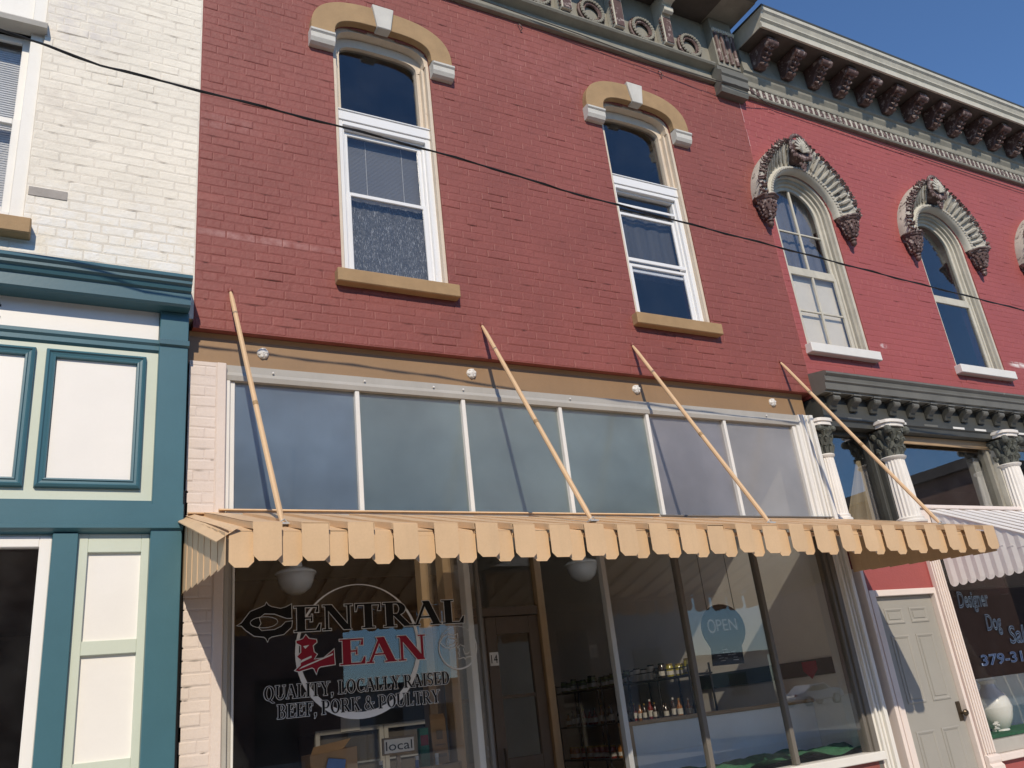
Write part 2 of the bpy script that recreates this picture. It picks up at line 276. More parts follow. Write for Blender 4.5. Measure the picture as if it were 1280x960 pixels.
# ------------------------------------------------------------------ bricks
def brick_mesh(nm, material):
    # unit brick in x and z (scaled per copy), real depth in y; soft, slightly uneven edges
    cx, cz = .035, .13; f = -.0034
    vs = [(-.5, .004, -.5), (.5, .004, -.5), (.5, .004, .5), (-.5, .004, .5), (-.5, f+.0028, -.5), (.5, f+.0028, -.5), (.5, f+.0028, .5), (-.5, f+.0028, .5),
          (-.5+cx, f, -.5+cz), (.5-cx, f, -.5+cz*.8), (.5-cx, f, .5-cz), (-.5+cx, f, .5-cz*.9)]
    fs = [(0, 1, 5, 4), (1, 2, 6, 5), (2, 3, 7, 6), (3, 0, 4, 7), (4, 5, 9, 8), (5, 6, 10, 9), (6, 7, 11, 10), (7, 4, 8, 11), (8, 9, 10, 11)]
    m = MB(); m.v = vs; m.f = fs; return m.mesh(nm, material), vs, fs
def lay_bricks(parent, x0, x1, z0, z1, holes, material, seed, course=.0755, length=.21, y=0., alt=None, proud=.0009, joint=.004, maxparts=300, joint_shade=None):
    """holes: list of functions z -> (xa, xb) or None"""
    rng = random.Random(seed); bl = []; row = 0; z = z0
    while z < z1-.01:
        h = min(course, z1-z); zm = z+h/2
        seg = [(x0, x1)]
        for hf in holes:
            cut = hf(zm)
            if not cut: continue
            ns = []
            for a, b in seg:
                if cut[1] <= a or cut[0] >= b: ns.append((a, b)); continue
                if cut[0]-a > .02: ns.append((a, cut[0]))
                if b-cut[1] > .02: ns.append((cut[1], b))
            seg = ns
        head = row % 6 == 5; L = length/2 if head else length
        for a, b in seg:
            t = math.floor((a-x0)/L)*L + x0 - (L*.5 if row % 2 else 0) + rng.uniform(-.012, .012)
            while t < b-.008:
                e = t+L*rng.uniform(.96, 1.04); xa, xb = max(a, t), min(b, e)
                if b-xb < .03: xb = b
                if xb-xa > .02:
                    bl.append((xa+joint*.5, xb-joint*.5, z+joint*.5, z+h-joint*.5))
                if xb == b: break
                t = e
        z += course; row += 1
    if joint_shade:
        cm = MB()
        for (xa, xb, za, zb) in bl:
            if rng.random() < joint_shade[1]:
                L = (xb-xa)*rng.uniform(.3, .95); c0 = rng.uniform(xa, xb-L); t = rng.uniform(.0025, .0062); zz = za-joint*.5
                cm.add([(c0, -.0062, zz), (c0+L*.4, -.0064, zz-t*.5), (c0+L, -.0062, zz+rng.uniform(-.002, .002)), (c0+L*.5, -.0066, zz+t*.5)], [(0, 1, 2, 3)])
        cm = part('open_joint_shade', cm, joint_shade[0], parent); cm['kind'] = 'stuff'  # flat dark slits: open joints with their shade put into the colour
    me, vs, fs = brick_mesh('brick', material); me2 = None
    if alt: me2 = brick_mesh('brick_b', alt)[0]
    cp = Vector((0, -5.7, 1.45))
    bl.sort(key=lambda q: (Vector(((q[0]+q[1])/2, 0, (q[2]+q[3])/2))-cp).length)
    rest = MB()
    for i, (xa, xb, za, zb) in enumerate(bl):
        w_, h_ = xb-xa, zb-za; cx, cz = (xa+xb)/2, (za+zb)/2 + rng.uniform(-.0015, .0015)
        dy = y + rng.gauss(0, proud) - (.0035 if rng.random() < .05 else 0); dy = min(dy, y+.0016)
        ry = rng.gauss(0, .005); rx = rng.gauss(0, .03); rz = rng.gauss(0, .004)
        if i < maxparts:
            o = bpy.data.objects.new('brick', me2 if (me2 and rng.random() < .12) else me); COL.objects.link(o); o.parent = parent
            o.location = (cx, dy, cz); o.scale = (w_, 1, h_); o.rotation_euler = (rx*.5, ry, rz)
        else:
            mm = Matrix.Translation((cx, dy, cz)) @ Matrix.Rotation(rz, 4, 'Z') @ Matrix.Rotation(ry, 4, 'Y') @ Matrix.Rotation(rx*.5, 4, 'X')
            rest.add([mm @ Vector((v[0]*w_, v[1], v[2]*h_)) for v in vs], fs)
    if rest.v:
        o = link('brick_field', rest.mesh('brick_field', material), parent); o['kind'] = 'stuff'
    return len(bl)
def superarch(cx, zs, a, b, p=.75, n=20):
    out = []
    for i in range(n+1):
        t = math.pi*i/n; c, s = math.cos(t), math.sin(t)
        out.append((cx+a*math.copysign(abs(c)**p, c), zs+b*abs(s)**p))
    return out            # right to left
def hole_arch(x0, x1, z0, zs, top, p):
    cx, a, b = (x0+x1)/2, (x1-x0)/2, top-zs
    def f(z):
        if z < z0 or z > top: return None
        if z <= zs: return (x0, x1)
        s = ((z-zs)/b)**(1/p); c = math.sqrt(max(0, 1-s*s))**p if s < 1 else 0
        return (cx-a*c, cx+a*c)
    return f
def backing(x0, x1, z0, z1, openings, y0, y1):
    """wall body with arched openings: (xa, xb, za, zspring, ztop, p)"""
    m = MB(); xs = x0
    for xa, xb, za, zs, zt, p in sorted(openings):
        m.box(xs, xa, y0, y1, z0, z1); m.box(xa, xb, y0, y1, z0, za)
        if zt > zs:
            pts = superarch((xa+xb)/2, zs, (xb-xa)/2, zt-zs, p, 22)
            for (ax, az), (bx, bz) in zip(pts[:-1], pts[1:]):
                m.add([(bx, y0, bz), (ax, y0, az), (ax, y0, z1), (bx, y0, z1), (bx, y1, bz), (ax, y1, az), (ax, y1, z1), (bx, y1, z1)],
                      [(0, 1, 2, 3), (7, 6, 5, 4), (0, 4, 5, 1), (2, 6, 7, 3)])
        else: m.box(xa, xb, y0, y1, zt, z1)
        xs = xb
    m.box(xs, x1, y0, y1, z0, z1); return m

# ------------------------------------------------------------------ lettering (a small serif alphabet made of strokes)
def _q(x0, z0, x1, z1): return [(x0, z0), (x1, z0), (x1, z1), (x0, z1)]
def stem(x, T, z0=0, z1=1, s0=1, s1=1, t=.055, e=.085):
    o = [_q(x-T/2, z0, x+T/2, z1)]
    if s0: o.append(_q(x-T/2-e, z0, x+T/2+e, z0+t))
    if s1: o.append(_q(x-T/2-e, z1-t, x+T/2+e, z1))
    return o
def diag(x0, z0, x1, z1, w_): return [[(x0-w_/2, z0), (x0+w_/2, z0), (x1+w_/2, z1), (x1-w_/2, z1)]]
def arc(cx, cz, rx, rz, a0, a1, wx, wz, n=16):
    o = []; P = lambda a, k: (cx+(rx-k*wx)*math.cos(a), cz+(rz-k*wz)*math.sin(a))
    for i in range(n):
        a = R_(a0+(a1-a0)*i/n); b = R_(a0+(a1-a0)*(i+1)/n); o.append([P(a, 0), P(b, 0), P(b, 1), P(a, 1)])
    return o
def tick(x, z0, z1, w_=.09): return [[(x-w_, z0), (x, z0), (x, z1), (x-w_*.3, z1)]]
def glyph(ch, T):
    t = .06; d = T/2+.1
    if ch == 'E': return .78, stem(d, T)+[_q(d, 1-t, .72, 1), _q(d, .49, .54, .49+t), _q(d, 0, .76, t)]+tick(.72, .74, 1)+tick(.54, .38, .66, .06)+[[(.64, t), (.76, t), (.78, .28), (.74, .28)]]
    if ch == 'F': return .72, stem(d, T)+[_q(d, 1-t, .7, 1), _q(d, .47, .54, .47+t)]+tick(.7, .72, 1)+tick(.54, .36, .64, .06)
    if ch == 'L': return .76, stem(d, T)+[_q(d, 0, .72, t), [(.58, t), (.72, t), (.75, .3), (.71, .3)]]
    if ch == 'N': return .94, stem(.15, t+.02, e=.08)+stem(.80, t+.02, 0, 1, 0, 1, e=.08)+diag(.18, 1, .76, 0, T*1.05)
    if ch == 'T': return .84, stem(.42, T)+[_q(.03, 1-t, .81, 1)]+tick(.81, .7, 1)+[[(.03, .7), (.06, .7), (.12, 1), (.03, 1)]]
    if ch == 'A': return .92, diag(.10, 0, .44, 1, t+.02)+diag(.80-T*.1, 0, .44, 1, T)+[_q(.24, .30, .62, .30+t), _q(0, 0, .22, t), _q(.56, 0, .92, t)]
    if ch == 'R': return .92, stem(d, T)+[_q(d, 1-t, .44, 1), _q(d, .46, .44, .46+t)]+arc(.42, .73, .30, .27, -90, 90, T*.85, t)+diag(.82-T*.2, 0, .42, .5, T)+[_q(.66, 0, .94, t)]
    if ch == 'P': return .80, stem(d, T)+[_q(d, 1-t, .44, 1), _q(d, .43, .44, .43+t)]+arc(.42, .715, .32, .285, -90, 90, T*.85, t)
    if ch == 'B': return .82, stem(d, T)+[_q(d, 1-t, .42, 1), _q(d, .5, .42, .5+t), _q(d, 0, .42, t)]+arc(.4, .765, .28, .235, -90, 90, T*.8, t)+arc(.4, .28, .34, .28, -90, 90, T*.85, t)
    if ch == 'D': return .90, stem(d, T)+[_q(d, 1-t, .4, 1), _q(d, 0, .4, t)]+arc(.38, .5, .44, .5, -90, 90, T, t)
    if ch == 'O': return .92, arc(.45, .5, .43, .51, 0, 360, T, t, 28)
    if ch == 'Q': return .95, arc(.45, .5, .43, .51, 0, 360, T, t, 28)+diag(.46, .05, .82, -.2, T*.9)
    if ch == 'C': return .84, arc(.45, .5, .43, .51, 50, 310, T, t, 22)+tick(.76, .68, .98, .07)+tick(.76, .05, .3, .07)
    if ch == 'U': return .94, stem(d, T, .3, 1, 0, 1)+stem(.78, t+.02, .3, 1, 0, 1)+arc(.45, .34, .36, .35, 180, 360, T*.7, t+.02)
    if ch == 'I': return .44, stem(.22, T)
    if ch == 'Y': return .86, stem(.44, T, 0, .5, 1, 0)+diag(.42, .46, .14, 1, T)+diag(.46, .46, .74, 1, t+.02)+[_q(0, 1-t, .32, 1), _q(.58, 1-t, .88, 1)]
    if ch == 'S': return .66, arc(.33, .74, .28, .27, 30, 250, T*.75, t*1.5)+arc(.33, .27, .29, .28, -150, 75, T*.75, t*1.5)+diag(.24, .58, .44, .44, T*.9)+tick(.6, .74, .98, .06)+[_q(.03, .02, .08, .3)]
    if ch == 'K': return .92, stem(d, T)+diag(d+.1, .42, .74, 1, t+.02)+diag(.78, 0, .44, .58, T)+[_q(.6, 1-t, .88, 1), _q(.6, 0, .95, t)]
    if ch == '&': return .98, arc(.40, .76, .2, .24, 0, 360, T*.6, t, 18)+arc(.36, .26, .32, .28, 90, 330, T*.8, t)+diag(.84, 0, .34, .7, T*.8)+diag(.62, .12, .82, .52, t)+[_q(.7, .46, .95, .5+t*.5)]
    if ch == ',': return .36, [_q(.1, 0, .26, .16), [(.16, 0), (.26, 0), (.14, -.2), (.1, -.2)]]
    return .36, []
def grow(poly, e):
    # outward offset of a convex polygon
    n = len(poly); ar = sum(poly[i][0]*poly[(i+1) % n][1]-poly[(i+1) % n][0]*poly[i][1] for i in range(n)); sg = 1 if ar > 0 else -1; out = []
    for i in range(n):
        p0, p1, p2 = Vector(poly[i-1]), Vector(poly[i]), Vector(poly[(i+1) % n])
        a = (p1-p0); b = (p2-p1)
        if a.length < 1e-6 or b.length < 1e-6: out.append(tuple(p1)); continue
        a.normalize(); b.normalize(); na = Vector((a.y, -a.x))*sg; nb = Vector((b.y, -b.x))*sg; m = na+nb
        if m.length < 1e-4: m = na
        m.normalize(); k = e/max(.55, m.dot(na)); out.append((p1.x+m.x*k, p1.y+m.y*k))
    return out
def flat(polys, y, step=-.00001, e=0):
    m = MB()
    for i, p in enumerate(polys):
        q = grow(p, e) if e else p
        yy = y+step*(i % 40); m.add([(a, yy, b) for a, b in q], [tuple(range(len(q)))])
    return m
def word(txt, x0, x1, z0, h, T, gap=.03):
    ps = []; cur = 0; space = .34
    for ch in txt:
        if ch == ' ': cur += space; continue
        w_, st = glyph(ch, T)
        ps += [[(a+cur, b) for a, b in p] for p in st]; cur += w_+gap
    k = (x1-x0)/(cur-gap); return [[(x0+a*k, z0+b*h) for a, b in p] for p in ps]
def words(txt, *a, **k):
    ps = word(txt, *a, **k); out = []; i = 0
    for wd in txt.replace(',', ', ').replace('  ', ' ').split(' ') if False else txt.split(' '):
        n_ = sum(len(glyph(c, a[4])[1]) for c in wd); out.append(ps[i:i+n_]); i += n_
    return out
def font_mesh(txt, size, outline=0., shear=0., xs=1., space=1.):
    cu = bpy.data.curves.new('txt', 'FONT'); cu.body = txt; cu.size = size; cu.shear = shear; cu.space_character = space; cu.resolution_u = 3
    if outline: cu.fill_mode = 'NONE'; cu.bevel_depth = outline; cu.bevel_resolution = 0
    o = bpy.data.objects.new('txt', cu); COL.objects.link(o)
    dg = bpy.context.evaluated_depsgraph_get(); dg.update(); me = bpy.data.meshes.new_from_object(o.evaluated_get(dg)); bpy.data.objects.remove(o)
    out = MB(); out.v = [(v.co.x*xs, v.co.y, v.co.z) for v in me.vertices]; out.f = [tuple(p.vertices) for p in me.polygons]; bpy.data.meshes.remove(me); return out
def wall_text(txt, x, z, y, size, outline=0., shear=0., xs=1., space=1., width=None):
    m = font_mesh(txt, size, outline, shear, xs, space)
    if width:
        lo = min(v[0] for v in m.v); hi = max(v[0] for v in m.v); k = width/(hi-lo); m.v = [((a-lo)*k, b, c) for a, b, c in m.v]
    m.v = [(x+a, y-c*.4, z+b) for a, b, c in m.v]; return m

# ================================================================== ground
struct('ground', B(-300, 300, -300, 300, -.9, -.22), 'ground')
struct('road', B(-120, 120, -13.2, -3.4, -.3, -.15), 'asphalt')
struct('parking_lot', B(-40, 120, -60, -16.4, -.3, -.04), 'lot_concrete')
pv = struct('sidewalk', B(-60, 90, -3.25, .6, -.3, -.012), 'mortar_white')
slab = B(-.745, .745, -.53, .53, -.05, 0).mesh('slab', 'concrete', .006)
for i in range(16):
    for j in range(3):
        o = bpy.data.objects.new('slab', slab); COL.objects.link(o); o.parent = pv; o.location = (-6.6+i*1.5, -2.7+j*1.07, random.uniform(-.003, .003))
struct('kerb', B(-60, 90, -3.4, -3.25, -.3, 0.0), 'curb_paint')
struct('opposite_sidewalk', B(-60, 90, -16.4, -13.35, -.3, 0), 'concrete'); struct('opposite_kerb', B(-60, 90, -13.35, -13.2, -.3, .002), 'curb_paint')

# ================================================================== small builders shared by the fronts
def moulding_frame(x0, x1, z0, z1, prof, y):
    """mitred picture-frame moulding; prof: (distance inwards, y) closed"""
    m = MB(); k = len(prof); vs = []
    for sx, sz, X, Z in ((1, 1, x0, z0), (-1, 1, x1, z0), (-1, -1, x1, z1), (1, -1, x0, z1)):
        for d, yy in prof: vs.append((X+sx*d, y+yy, Z+sz*d))
    fs = [(c*k+j, c*k+(j+1) % k, ((c+1) % 4)*k+(j+1) % k, ((c+1) % 4)*k+j) for c in range(4) for j in range(k)]
    return m.add(vs, fs)
def arch_band(outer, inner, y0, y1):
    m = MB()
    for i in range(len(outer)-1):
        a, b, c, d = outer[i], outer[i+1], inner[i+1], inner[i]
        vs = [(p[0], y, p[1]) for y in (y0, y1) for p in (a, b, c, d)]
        fs = [(0, 1, 2, 3), (7, 6, 5, 4), (0, 4, 5, 1), (2, 6, 7, 3)]
        if i == 0: fs.append((0, 3, 7, 4))
        if i == len(outer)-2: fs.append((1, 5, 6, 2))
        m.add(vs, fs)
    return m
def room(parent, name, x0, x1, y0, y1, z0, z1, wall, ceil, floor, right=None):
    t = .1
    part(name+'_floor', B(x0, x1, y0, y1, z0-t, z0), floor, parent); part(name+'_ceiling', B(x0, x1, y0, y1, z1, z1+t), ceil, parent)
    part(name+'_back_wall', B(x0-t, x1+t, y1, y1+t, z0-t, z1+t), wall, parent)
    part(name+'_side_wall', B(x0-t, x0, y0, y1, z0-t, z1+t), wall, parent); part(name+'_side_wall', B(x1, x1+t, y0, y1, z0-t, z1+t), right or wall, parent)
def sash(parent, x0, x1, z0, z1, y, w=.042, d=.035, material='white_vinyl', glass='glass_up', wb=None, wt=None):
    s = part('sash', frame(x0, x1, z0, z1, y, y+d, w, wb, wt), material, parent, .004)
    wb = wb or w; wt = wt or w
    return s, B(x0+w-.004, x1-w+.004, y+d*.45, y+d*.45+.004, z0+wb-.004, z1-wt+.004)

# ================================================================== white brick building with teal shopfront
WB = thing('white_brick_building', 'white painted brick building with teal and cream shopfront at the far left', 'building', (-1.2, .2, 0))
wall = part('wall', backing(-3.6, .80, 4.30, 9.2, [(-1.42, -.30, 4.86, 7.5, 7.5, 1)], .0, .3), 'mortar_white', WB)
part('side_wall', B(-3.7, -3.6, 0, 8, 0, 9.2), 'white_wall', WB); part('rear_wall', B(-3.6, .78, 8, 8.2, 0, 9.2), 'white_wall', WB); part('roof', B(-3.7, .78, .02, 8.2, 9.2, 9.35), 'far_roof', WB)
lay_bricks(wall, -1.75, .795, 4.42, 8.3, [lambda z: (-1.42, -.30) if 4.86 < z < 7.5 else None], 'white_wall', 11, course=.0765, length=.215, proud=.0005, y=.0021, joint_shade=('joint_shade_pale', .10))
gb = B(-.5, .5, -.0065, .0, -.5, .5).mesh('grey_patch_brick', 'grey_brick', 0)
o = bpy.data.objects.new('brick', gb); COL.objects.link(o); o.parent = wall; o.location = (-.17, 0, 5.135); o.scale = (.235, 1, .068); o['label'] = 'bare grey brick where the white paint is gone'
wn = part('window', frame(-1.42, -.30, 4.87, 7.5, .02, .14, .085), 'off_white', WB, .004)
part('sill', B(-1.5, -.245, -.10, .1, 4.745, 4.865), 'tan_stone', wn, .008)
part('drip_moulding', MB().run([(-.075, 6.50), (-.085, 6.535), (-.02, 6.60), (.05, 6.60), (.05, 6.50)], -1.46, -.285), 'grey_trim', wn)
part('panel', B(-1.335, -.385, .05, .11, 6.62, 7.415), 'off_white', wn, .003)
for z0, z1, y in ((5.70, 6.49, .085), (4.96, 5.74, .05)):
    s, gl = sash(wn, -1.335, -.385, z0, z1, y, .05, .033, 'off_white'); link('pane', gl.mesh('pane', 'glass_up'), wn)
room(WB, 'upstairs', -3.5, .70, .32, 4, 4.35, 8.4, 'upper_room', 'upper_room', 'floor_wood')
bl = thing('window_blind', 'pale slatted blind behind the window of the white brick wall', 'blind', (-.86, .24, 4.96))
part('head_rail', B(-1.33, -.39, .20, .25, 6.42, 6.47), 'blind_slat', bl)
m = MB()
for i in range(74): m.add([(-1.33, .165, 4.95+i*.02), (-.39, .165, 4.95+i*.02), (-.39, .171, 4.972+i*.02), (-1.33, .171, 4.972+i*.02)], [(0, 1, 2, 3)])
part('slat', m, 'white_plate', bl)['kind'] = 'stuff'
# shopfront
sf = part('shopfront_board', MB().box(-3.6, .575, -.05, .0, 2.98, 4.34).box(-3.6, .575, -.05, .0, 2.74, 2.98), 'mint', WB, 0)
part('sign_board', B(-3.6, .572, -.062, -.0505, 4.055, 4.30), 'cream', WB, .002)
part('cornice', MB().run([(.0, 4.60), (-.265, 4.50), (-.275, 4.47), (-.255, 4.455), (-.255, 4.435), (-.235, 4.425), (-.225, 4.395), (-.205, 4.385), (-.205, 4.30), (-.19, 4.285), (-.06, 4.285), (0, 4.285)], -3.6, .752), 'teal_dark', WB)
part('frieze_rail', MB().run([(-.05, 4.075), (-.085, 4.07), (-.085, 4.045), (-.07, 4.03), (-.07, 4.0), (-.05, 3.985)], -3.6, .575), 'teal', WB)
part('pilaster', B(.575, .758, -.105, .0, 0, 4.284), 'teal', WB, .004)
part('pilaster_collar', MB().run([(-.1055, 4.075), (-.125, 4.065), (-.125, 4.03), (-.1055, 4.02)], .574, .763), 'teal_dark', WB)
part('sill_rail', MB().run([(-.05, 2.965), (-.088, 2.955), (-.088, 2.935), (-.11, 2.93), (-.11, 2.80), (-.125, 2.795), (-.125, 2.775), (-.09, 2.76), (-.05, 2.75)], -3.6, .761), 'teal', WB)
MP = [(0, 0), (.004, -.028), (.018, -.036), (.026, -.026), (.040, -.022), (.046, -.030), (.056, -.028), (.062, 0)]
for x1 in (.50, -.145, -.79, -1.44):
    p = part('fascia_panel', B(x1-.52, x1-.05, -.0545, -.0502, 3.09, 3.90), 'cream', WB)
    part('panel_moulding', moulding_frame(x1-.585, x1+.005, 3.035, 3.945, MP, -.05), 'teal', p)
part('post', B(.042, .178, -.09, .0, 0, 2.752), 'teal', WB, .004)
pn = part('door_side_panel', MB().box(.178, .235, -.06, 0, 0, 2.752).box(.53, .575, -.06, 0, 0, 2.752).box(.235, .53, -.0592, 0, 2.64, 2.752).box(.235, .53, -.0592, 0, 2.045, 2.125).box(.235, .53, -.0592, 0, 1.36, 1.475).box(.235, .53, -.0592, 0, 0, .3), 'mint', WB, .003)
for z0, z1 in ((2.125, 2.64), (1.475, 2.045), (.3, 1.36)): part('inset_panel', B(.235, .53, -.035, 0, z0, z1), 'cream', pn)
sw = part('shop_window', frame(-3.6, .042, .55, 2.74, -.06, .0, .065), 'cream', WB, .004)
link('pane', B(-3.54, -.02, -.03, -.026, .6, 2.68).mesh('pane', 'glass'), sw)
part('bulkhead', B(-3.6, .042, -.06, 0, 0, .545), 'teal', WB)
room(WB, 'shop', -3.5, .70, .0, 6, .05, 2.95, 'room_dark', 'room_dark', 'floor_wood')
lt = wall_text('C', -.528, 4.12, -.075, .17, width=.165); m2 = MB(); m2.v = [(a, -.064, c) for a, b, c in lt.v]; m2.f = lt.f
part('sign_letter', lt, 'grey_trim', WB); 
part('letter_shadow_rim', MB().add([(a+.006, -.0635, c-.006) for a, b, c in lt.v], lt.f), 'black', WB)

# ================================================================== red brick building
RB = thing('red_brick_building', 'dark red painted brick building with tan band over its shopfront', 'building', (3.85, .2, 0))
OP = [(1.90, 2.83, 4.855, 7.23, 7.45, .62), (4.775, 5.705, 4.855, 7.23, 7.45, .62)]
rwall = part('wall', backing(.80, 6.92, 4.235, 8.16, OP, .0, .3), 'mortar_red', RB)
lay_bricks(rwall, .805, 6.92, 4.24, 8.15, [hole_arch(*a) for a in OP], 'red_paint', 5, alt='red_paint_b', proud=.0009, y=.0013, joint_shade=('joint_shade', .13))
part('upper_parapet', B(.80, 6.9, .02, .3, 8.16, 9.25), 'stone_olive', RB); part('roof', B(.8, 6.9, .3, 10, 8.6, 8.75), 'far_roof', RB); part('rear_wall', B(.8, 6.9, 10, 10.2, 0, 8.6), 'far_brick', RB)
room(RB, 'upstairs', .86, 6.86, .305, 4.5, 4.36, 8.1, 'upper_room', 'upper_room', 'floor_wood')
def red_window(x0, x1, kind):
    cx = (x0+x1)/2; zt = 7.23
    W = part('window', arch_band(superarch(cx, zt, .465, .22, .62), superarch(cx, zt-.01, .425, .19, .62), .02, .155), 'jamb_paint', RB)
    parts('jamb', [(x0, x0+.03, .01, .155, 4.86, zt), (x1-.03, x1, .01, .155, 4.86, zt)], 'jamb_paint', W, .003)
    parts('inner_jamb', [(x0+.03, x0+.055, .06, .155, 6.52, zt-.01), (x1-.055, x1-.03, .06, .155, 6.52, zt-.01)], 'jamb_paint', W, .003)
    part('arch_casing', arch_band(superarch(cx, zt-.012, .43, .185, .62), superarch(cx, zt-.05, .375, .13, .62), .105, .17), 'jamb_paint', W)
    part('light_stile', MB().box(x0+.055, cx-.375, .106, .169, 6.54, zt-.04).box(cx+.375, x1-.055, .106, .169, 6.54, zt-.04).box(x0+.055, x1-.055, .104, .168, 6.515, 6.548), 'jamb_paint', W, .003)
    pts = superarch(cx, zt-.05, .379, .134, .62)
    link('arched_pane', MB().prism(pts+[(cx-.379, 6.54), (cx+.379, 6.54)], .145, .149).mesh('arched_pane', 'glass_up'), W)
    part('hood', arch_band(superarch(cx, 7.225, .675, .435, .74, 30), superarch(cx, 7.225, .462, .218, .62, 30), -.075, .0), 'tan_stone', W, .004)
    part('keystone', MB().prism([(cx-.065, 7.425), (cx+.065, 7.425), (cx+.105, 7.685), (cx-.105, 7.685)], -.10, .0), 'key_stone', W, .006)
    EP = [(-.085, 7.222), (-.105, 7.205), (-.105, 7.185), (-.09, 7.17), (-.088, 7.12), (-.07, 7.085), (-.04, 7.07), (0, 7.07), (0, 7.222)]
    for a, b in ((cx-.685, x0-.002), (x1+.002, cx+.685)): part('hood_stop', MB().run(EP, a, b), 'key_stone', W)
    part('sill', B(cx-.525, cx+.525, -.085, .1, 4.735, 4.853), 'tan_stone', W, .007)
    part('head_rail', MB().box(x0+.03, x1-.03, .045, .15, 6.405, 6.514).box(x0+.03, x1-.03, .035, .06, 6.50, 6.516), 'white_vinyl', W, .004)
    part('vinyl_frame', frame(x0+.03, x1-.03, 4.86, 6.404, .055, .15, .05, .035, .045), 'white_vinyl', W, .005)
    part('frame_step', frame(x0+.08, x1-.08, 4.895, 6.36, .09, .149, .022), 'white_vinyl', W, .003)
    a, b = x0+.102, x1-.102
    if kind == 0: lay = [(5.66, 6.335, .118, .035), (4.92, 5.70, .092, .036)]
    else: lay = [(5.42, 6.12, .118, .034), (4.92, 5.50, .092, .034)]
    for z0, z1, y, w_ in lay:
        s, gl = sash(W, a, b, z0, z1, y, w_, .025); link('pane', gl.mesh('pane', 'glass_up'), W)
    if kind == 1:
        link('storm_pane', B(a-.004, b+.004, .128, .132, 6.10, 6.362).mesh('pane', 'glass_up'), W)
        parts('screen_rail', [(a, b, .08, .092, 5.52, 5.56), (a, b, .08, .09, 6.17, 6.20)], 'white_vinyl', W, .003)
    return W
red_window(1.90, 2.83, 0); red_window(4.775, 5.705, 1)
bl = thing('window_blind', 'dark blind behind the upper sash of the left red wall window', 'blind', (2.365, .21, 5.7))
part('head_rail', B(1.99, 2.74, .18, .23, 6.33, 6.375), 'blind_slat', bl); m = MB()
for i in range(48): m.add([(1.99, .19, 5.66+i*.014), (2.74, .19, 5.66+i*.014), (2.74, .193, 5.675+i*.014), (1.99, .193, 5.675+i*.014)], [(0, 1, 2, 3)])
part('slat', m, 'blind_slat', bl)['kind'] = 'stuff'
for x in (2.22, 2.56): part('cord', MB().tube([(x, .187, 5.66), (x, .187, 6.34)], .002, 5), 'white_plate', bl)
def drape(x0, x1, z0, z1, y, folds, amp, n=80, diag_=0):
    m = MB(); vs = []
    for i in range(n+1):
        t = i/n; yy = y+amp*math.sin(t*folds*6.283)+amp*.4*math.sin(t*folds*14.1+1)
        vs += [(x0+(x1-x0)*t, yy, z0), (x0+(x1-x0)*t + diag_*(1-t), yy*1.0, z1)]
    return m.add(vs, [(2*i, 2*i+2, 2*i+3, 2*i+1) for i in range(n)])
solo('curtain', drape(2.0, 2.73, 4.92, 5.69, .17, 7, .003), 'sheer', 'grey speckled lace curtain behind the lower sash of the left red wall window', 'curtain', smooth=True)
solo('curtain', drape(4.87, 5.61, 5.40, 6.2, .20, 4, .006), 'screen', 'dark cloth hanging behind the upper sash of the right red wall window', 'curtain', smooth=True)
# tan band, rosettes
band = part('lintel_band', MB().run([(.085, 3.985), (.075, 3.985), (.075, 4.20), (.06, 4.232), (.30, 4.234), (.30, 3.985)], .785, 6.82), 'band_brown', RB)
for x in (1.298, 2.994, 4.675, 6.379):
    m = MB().lathe((0, 0, 0), [(.015, -.03), (.028, -.022), (.042, -.012), (.044, 0)], 12)
    vv = [(x+a, .075+c, 4.117+b) for a, b, c in m.v]; m.v = vv
    r = part('tie_rosette', m, 'white_plate', band)
    m = MB()
    for k in range(6):
        q = k*math.pi/3+.2; m.ball((x+.027*math.cos(q), .058, 4.117+.027*math.sin(q)), .014, (1, .9, 1), 6, 4)
    m.ball((x, .049, 4.117), .011, (1, 1, 1), 6, 4); part('rosette_petal', m, 'white_plate', band)
m = MB(); zz = 8.0; rg = random.Random(17); xs_ = 6.925
while zz > 6.75:
    h_ = rg.uniform(.05, .16); x2 = xs_+rg.uniform(-.006, .004); w_ = rg.uniform(.004, .009)
    if rg.random() < .85: m.add([(xs_-w_/2, -.0075, zz), (xs_+w_/2, -.0075, zz), (x2+w_/2, -.0075, zz-h_), (x2-w_/2, -.0075, zz-h_)], [(0, 1, 2, 3)])
    zz -= h_; xs_ = x2
part('paint_seam', m, 'pink_chalk', RB)['kind'] = 'stuff'
# cornice over the red wall
cor = part('cornice', MB().run([(0, 8.155), (-.05, 8.155), (-.065, 8.175), (-.05, 8.20), (-.035, 8.205), (-.035, 8.215), (-.01, 8.225), (-.005, 8.335), (-.10, 8.365), (-.115, 8.385), (-.115, 8.40), (.0, 8.40)], .80, 6.56), 'stone_olive', RB)
part('frieze_board', B(.80, 6.9, -.02, .02, 8.40, 9.087), 'stone_olive', cor)
part('soffit_shade_sheet', B(.80, 6.57, -.515, -.021, 9.088, 9.0985), 'soffit_shade_brown', cor)  # thin dark sheet added to paint shade on the soffit underside
part('soffit', MB().run([(.02, 9.10), (-.52, 9.10), (-.52, 9.14), (-.60, 9.20), (-.62, 9.36), (-.70, 9.42), (-.70, 9.5), (.02, 9.5)], .80, 7.02), 'stone_olive', cor)
bk = MB().prism([(-.02, 8.42), (-.15, 8.42), (-.16, 8.80), (-.18, 8.84), (-.20, 8.81), (-.235, 8.83), (-.24, 8.88), (-.21, 8.93), (-.25, 8.95), (-.33, 8.95), (-.37, 9.0), (-.36, 9.086), (-.02, 9.086)], -.065, .065, 'x')
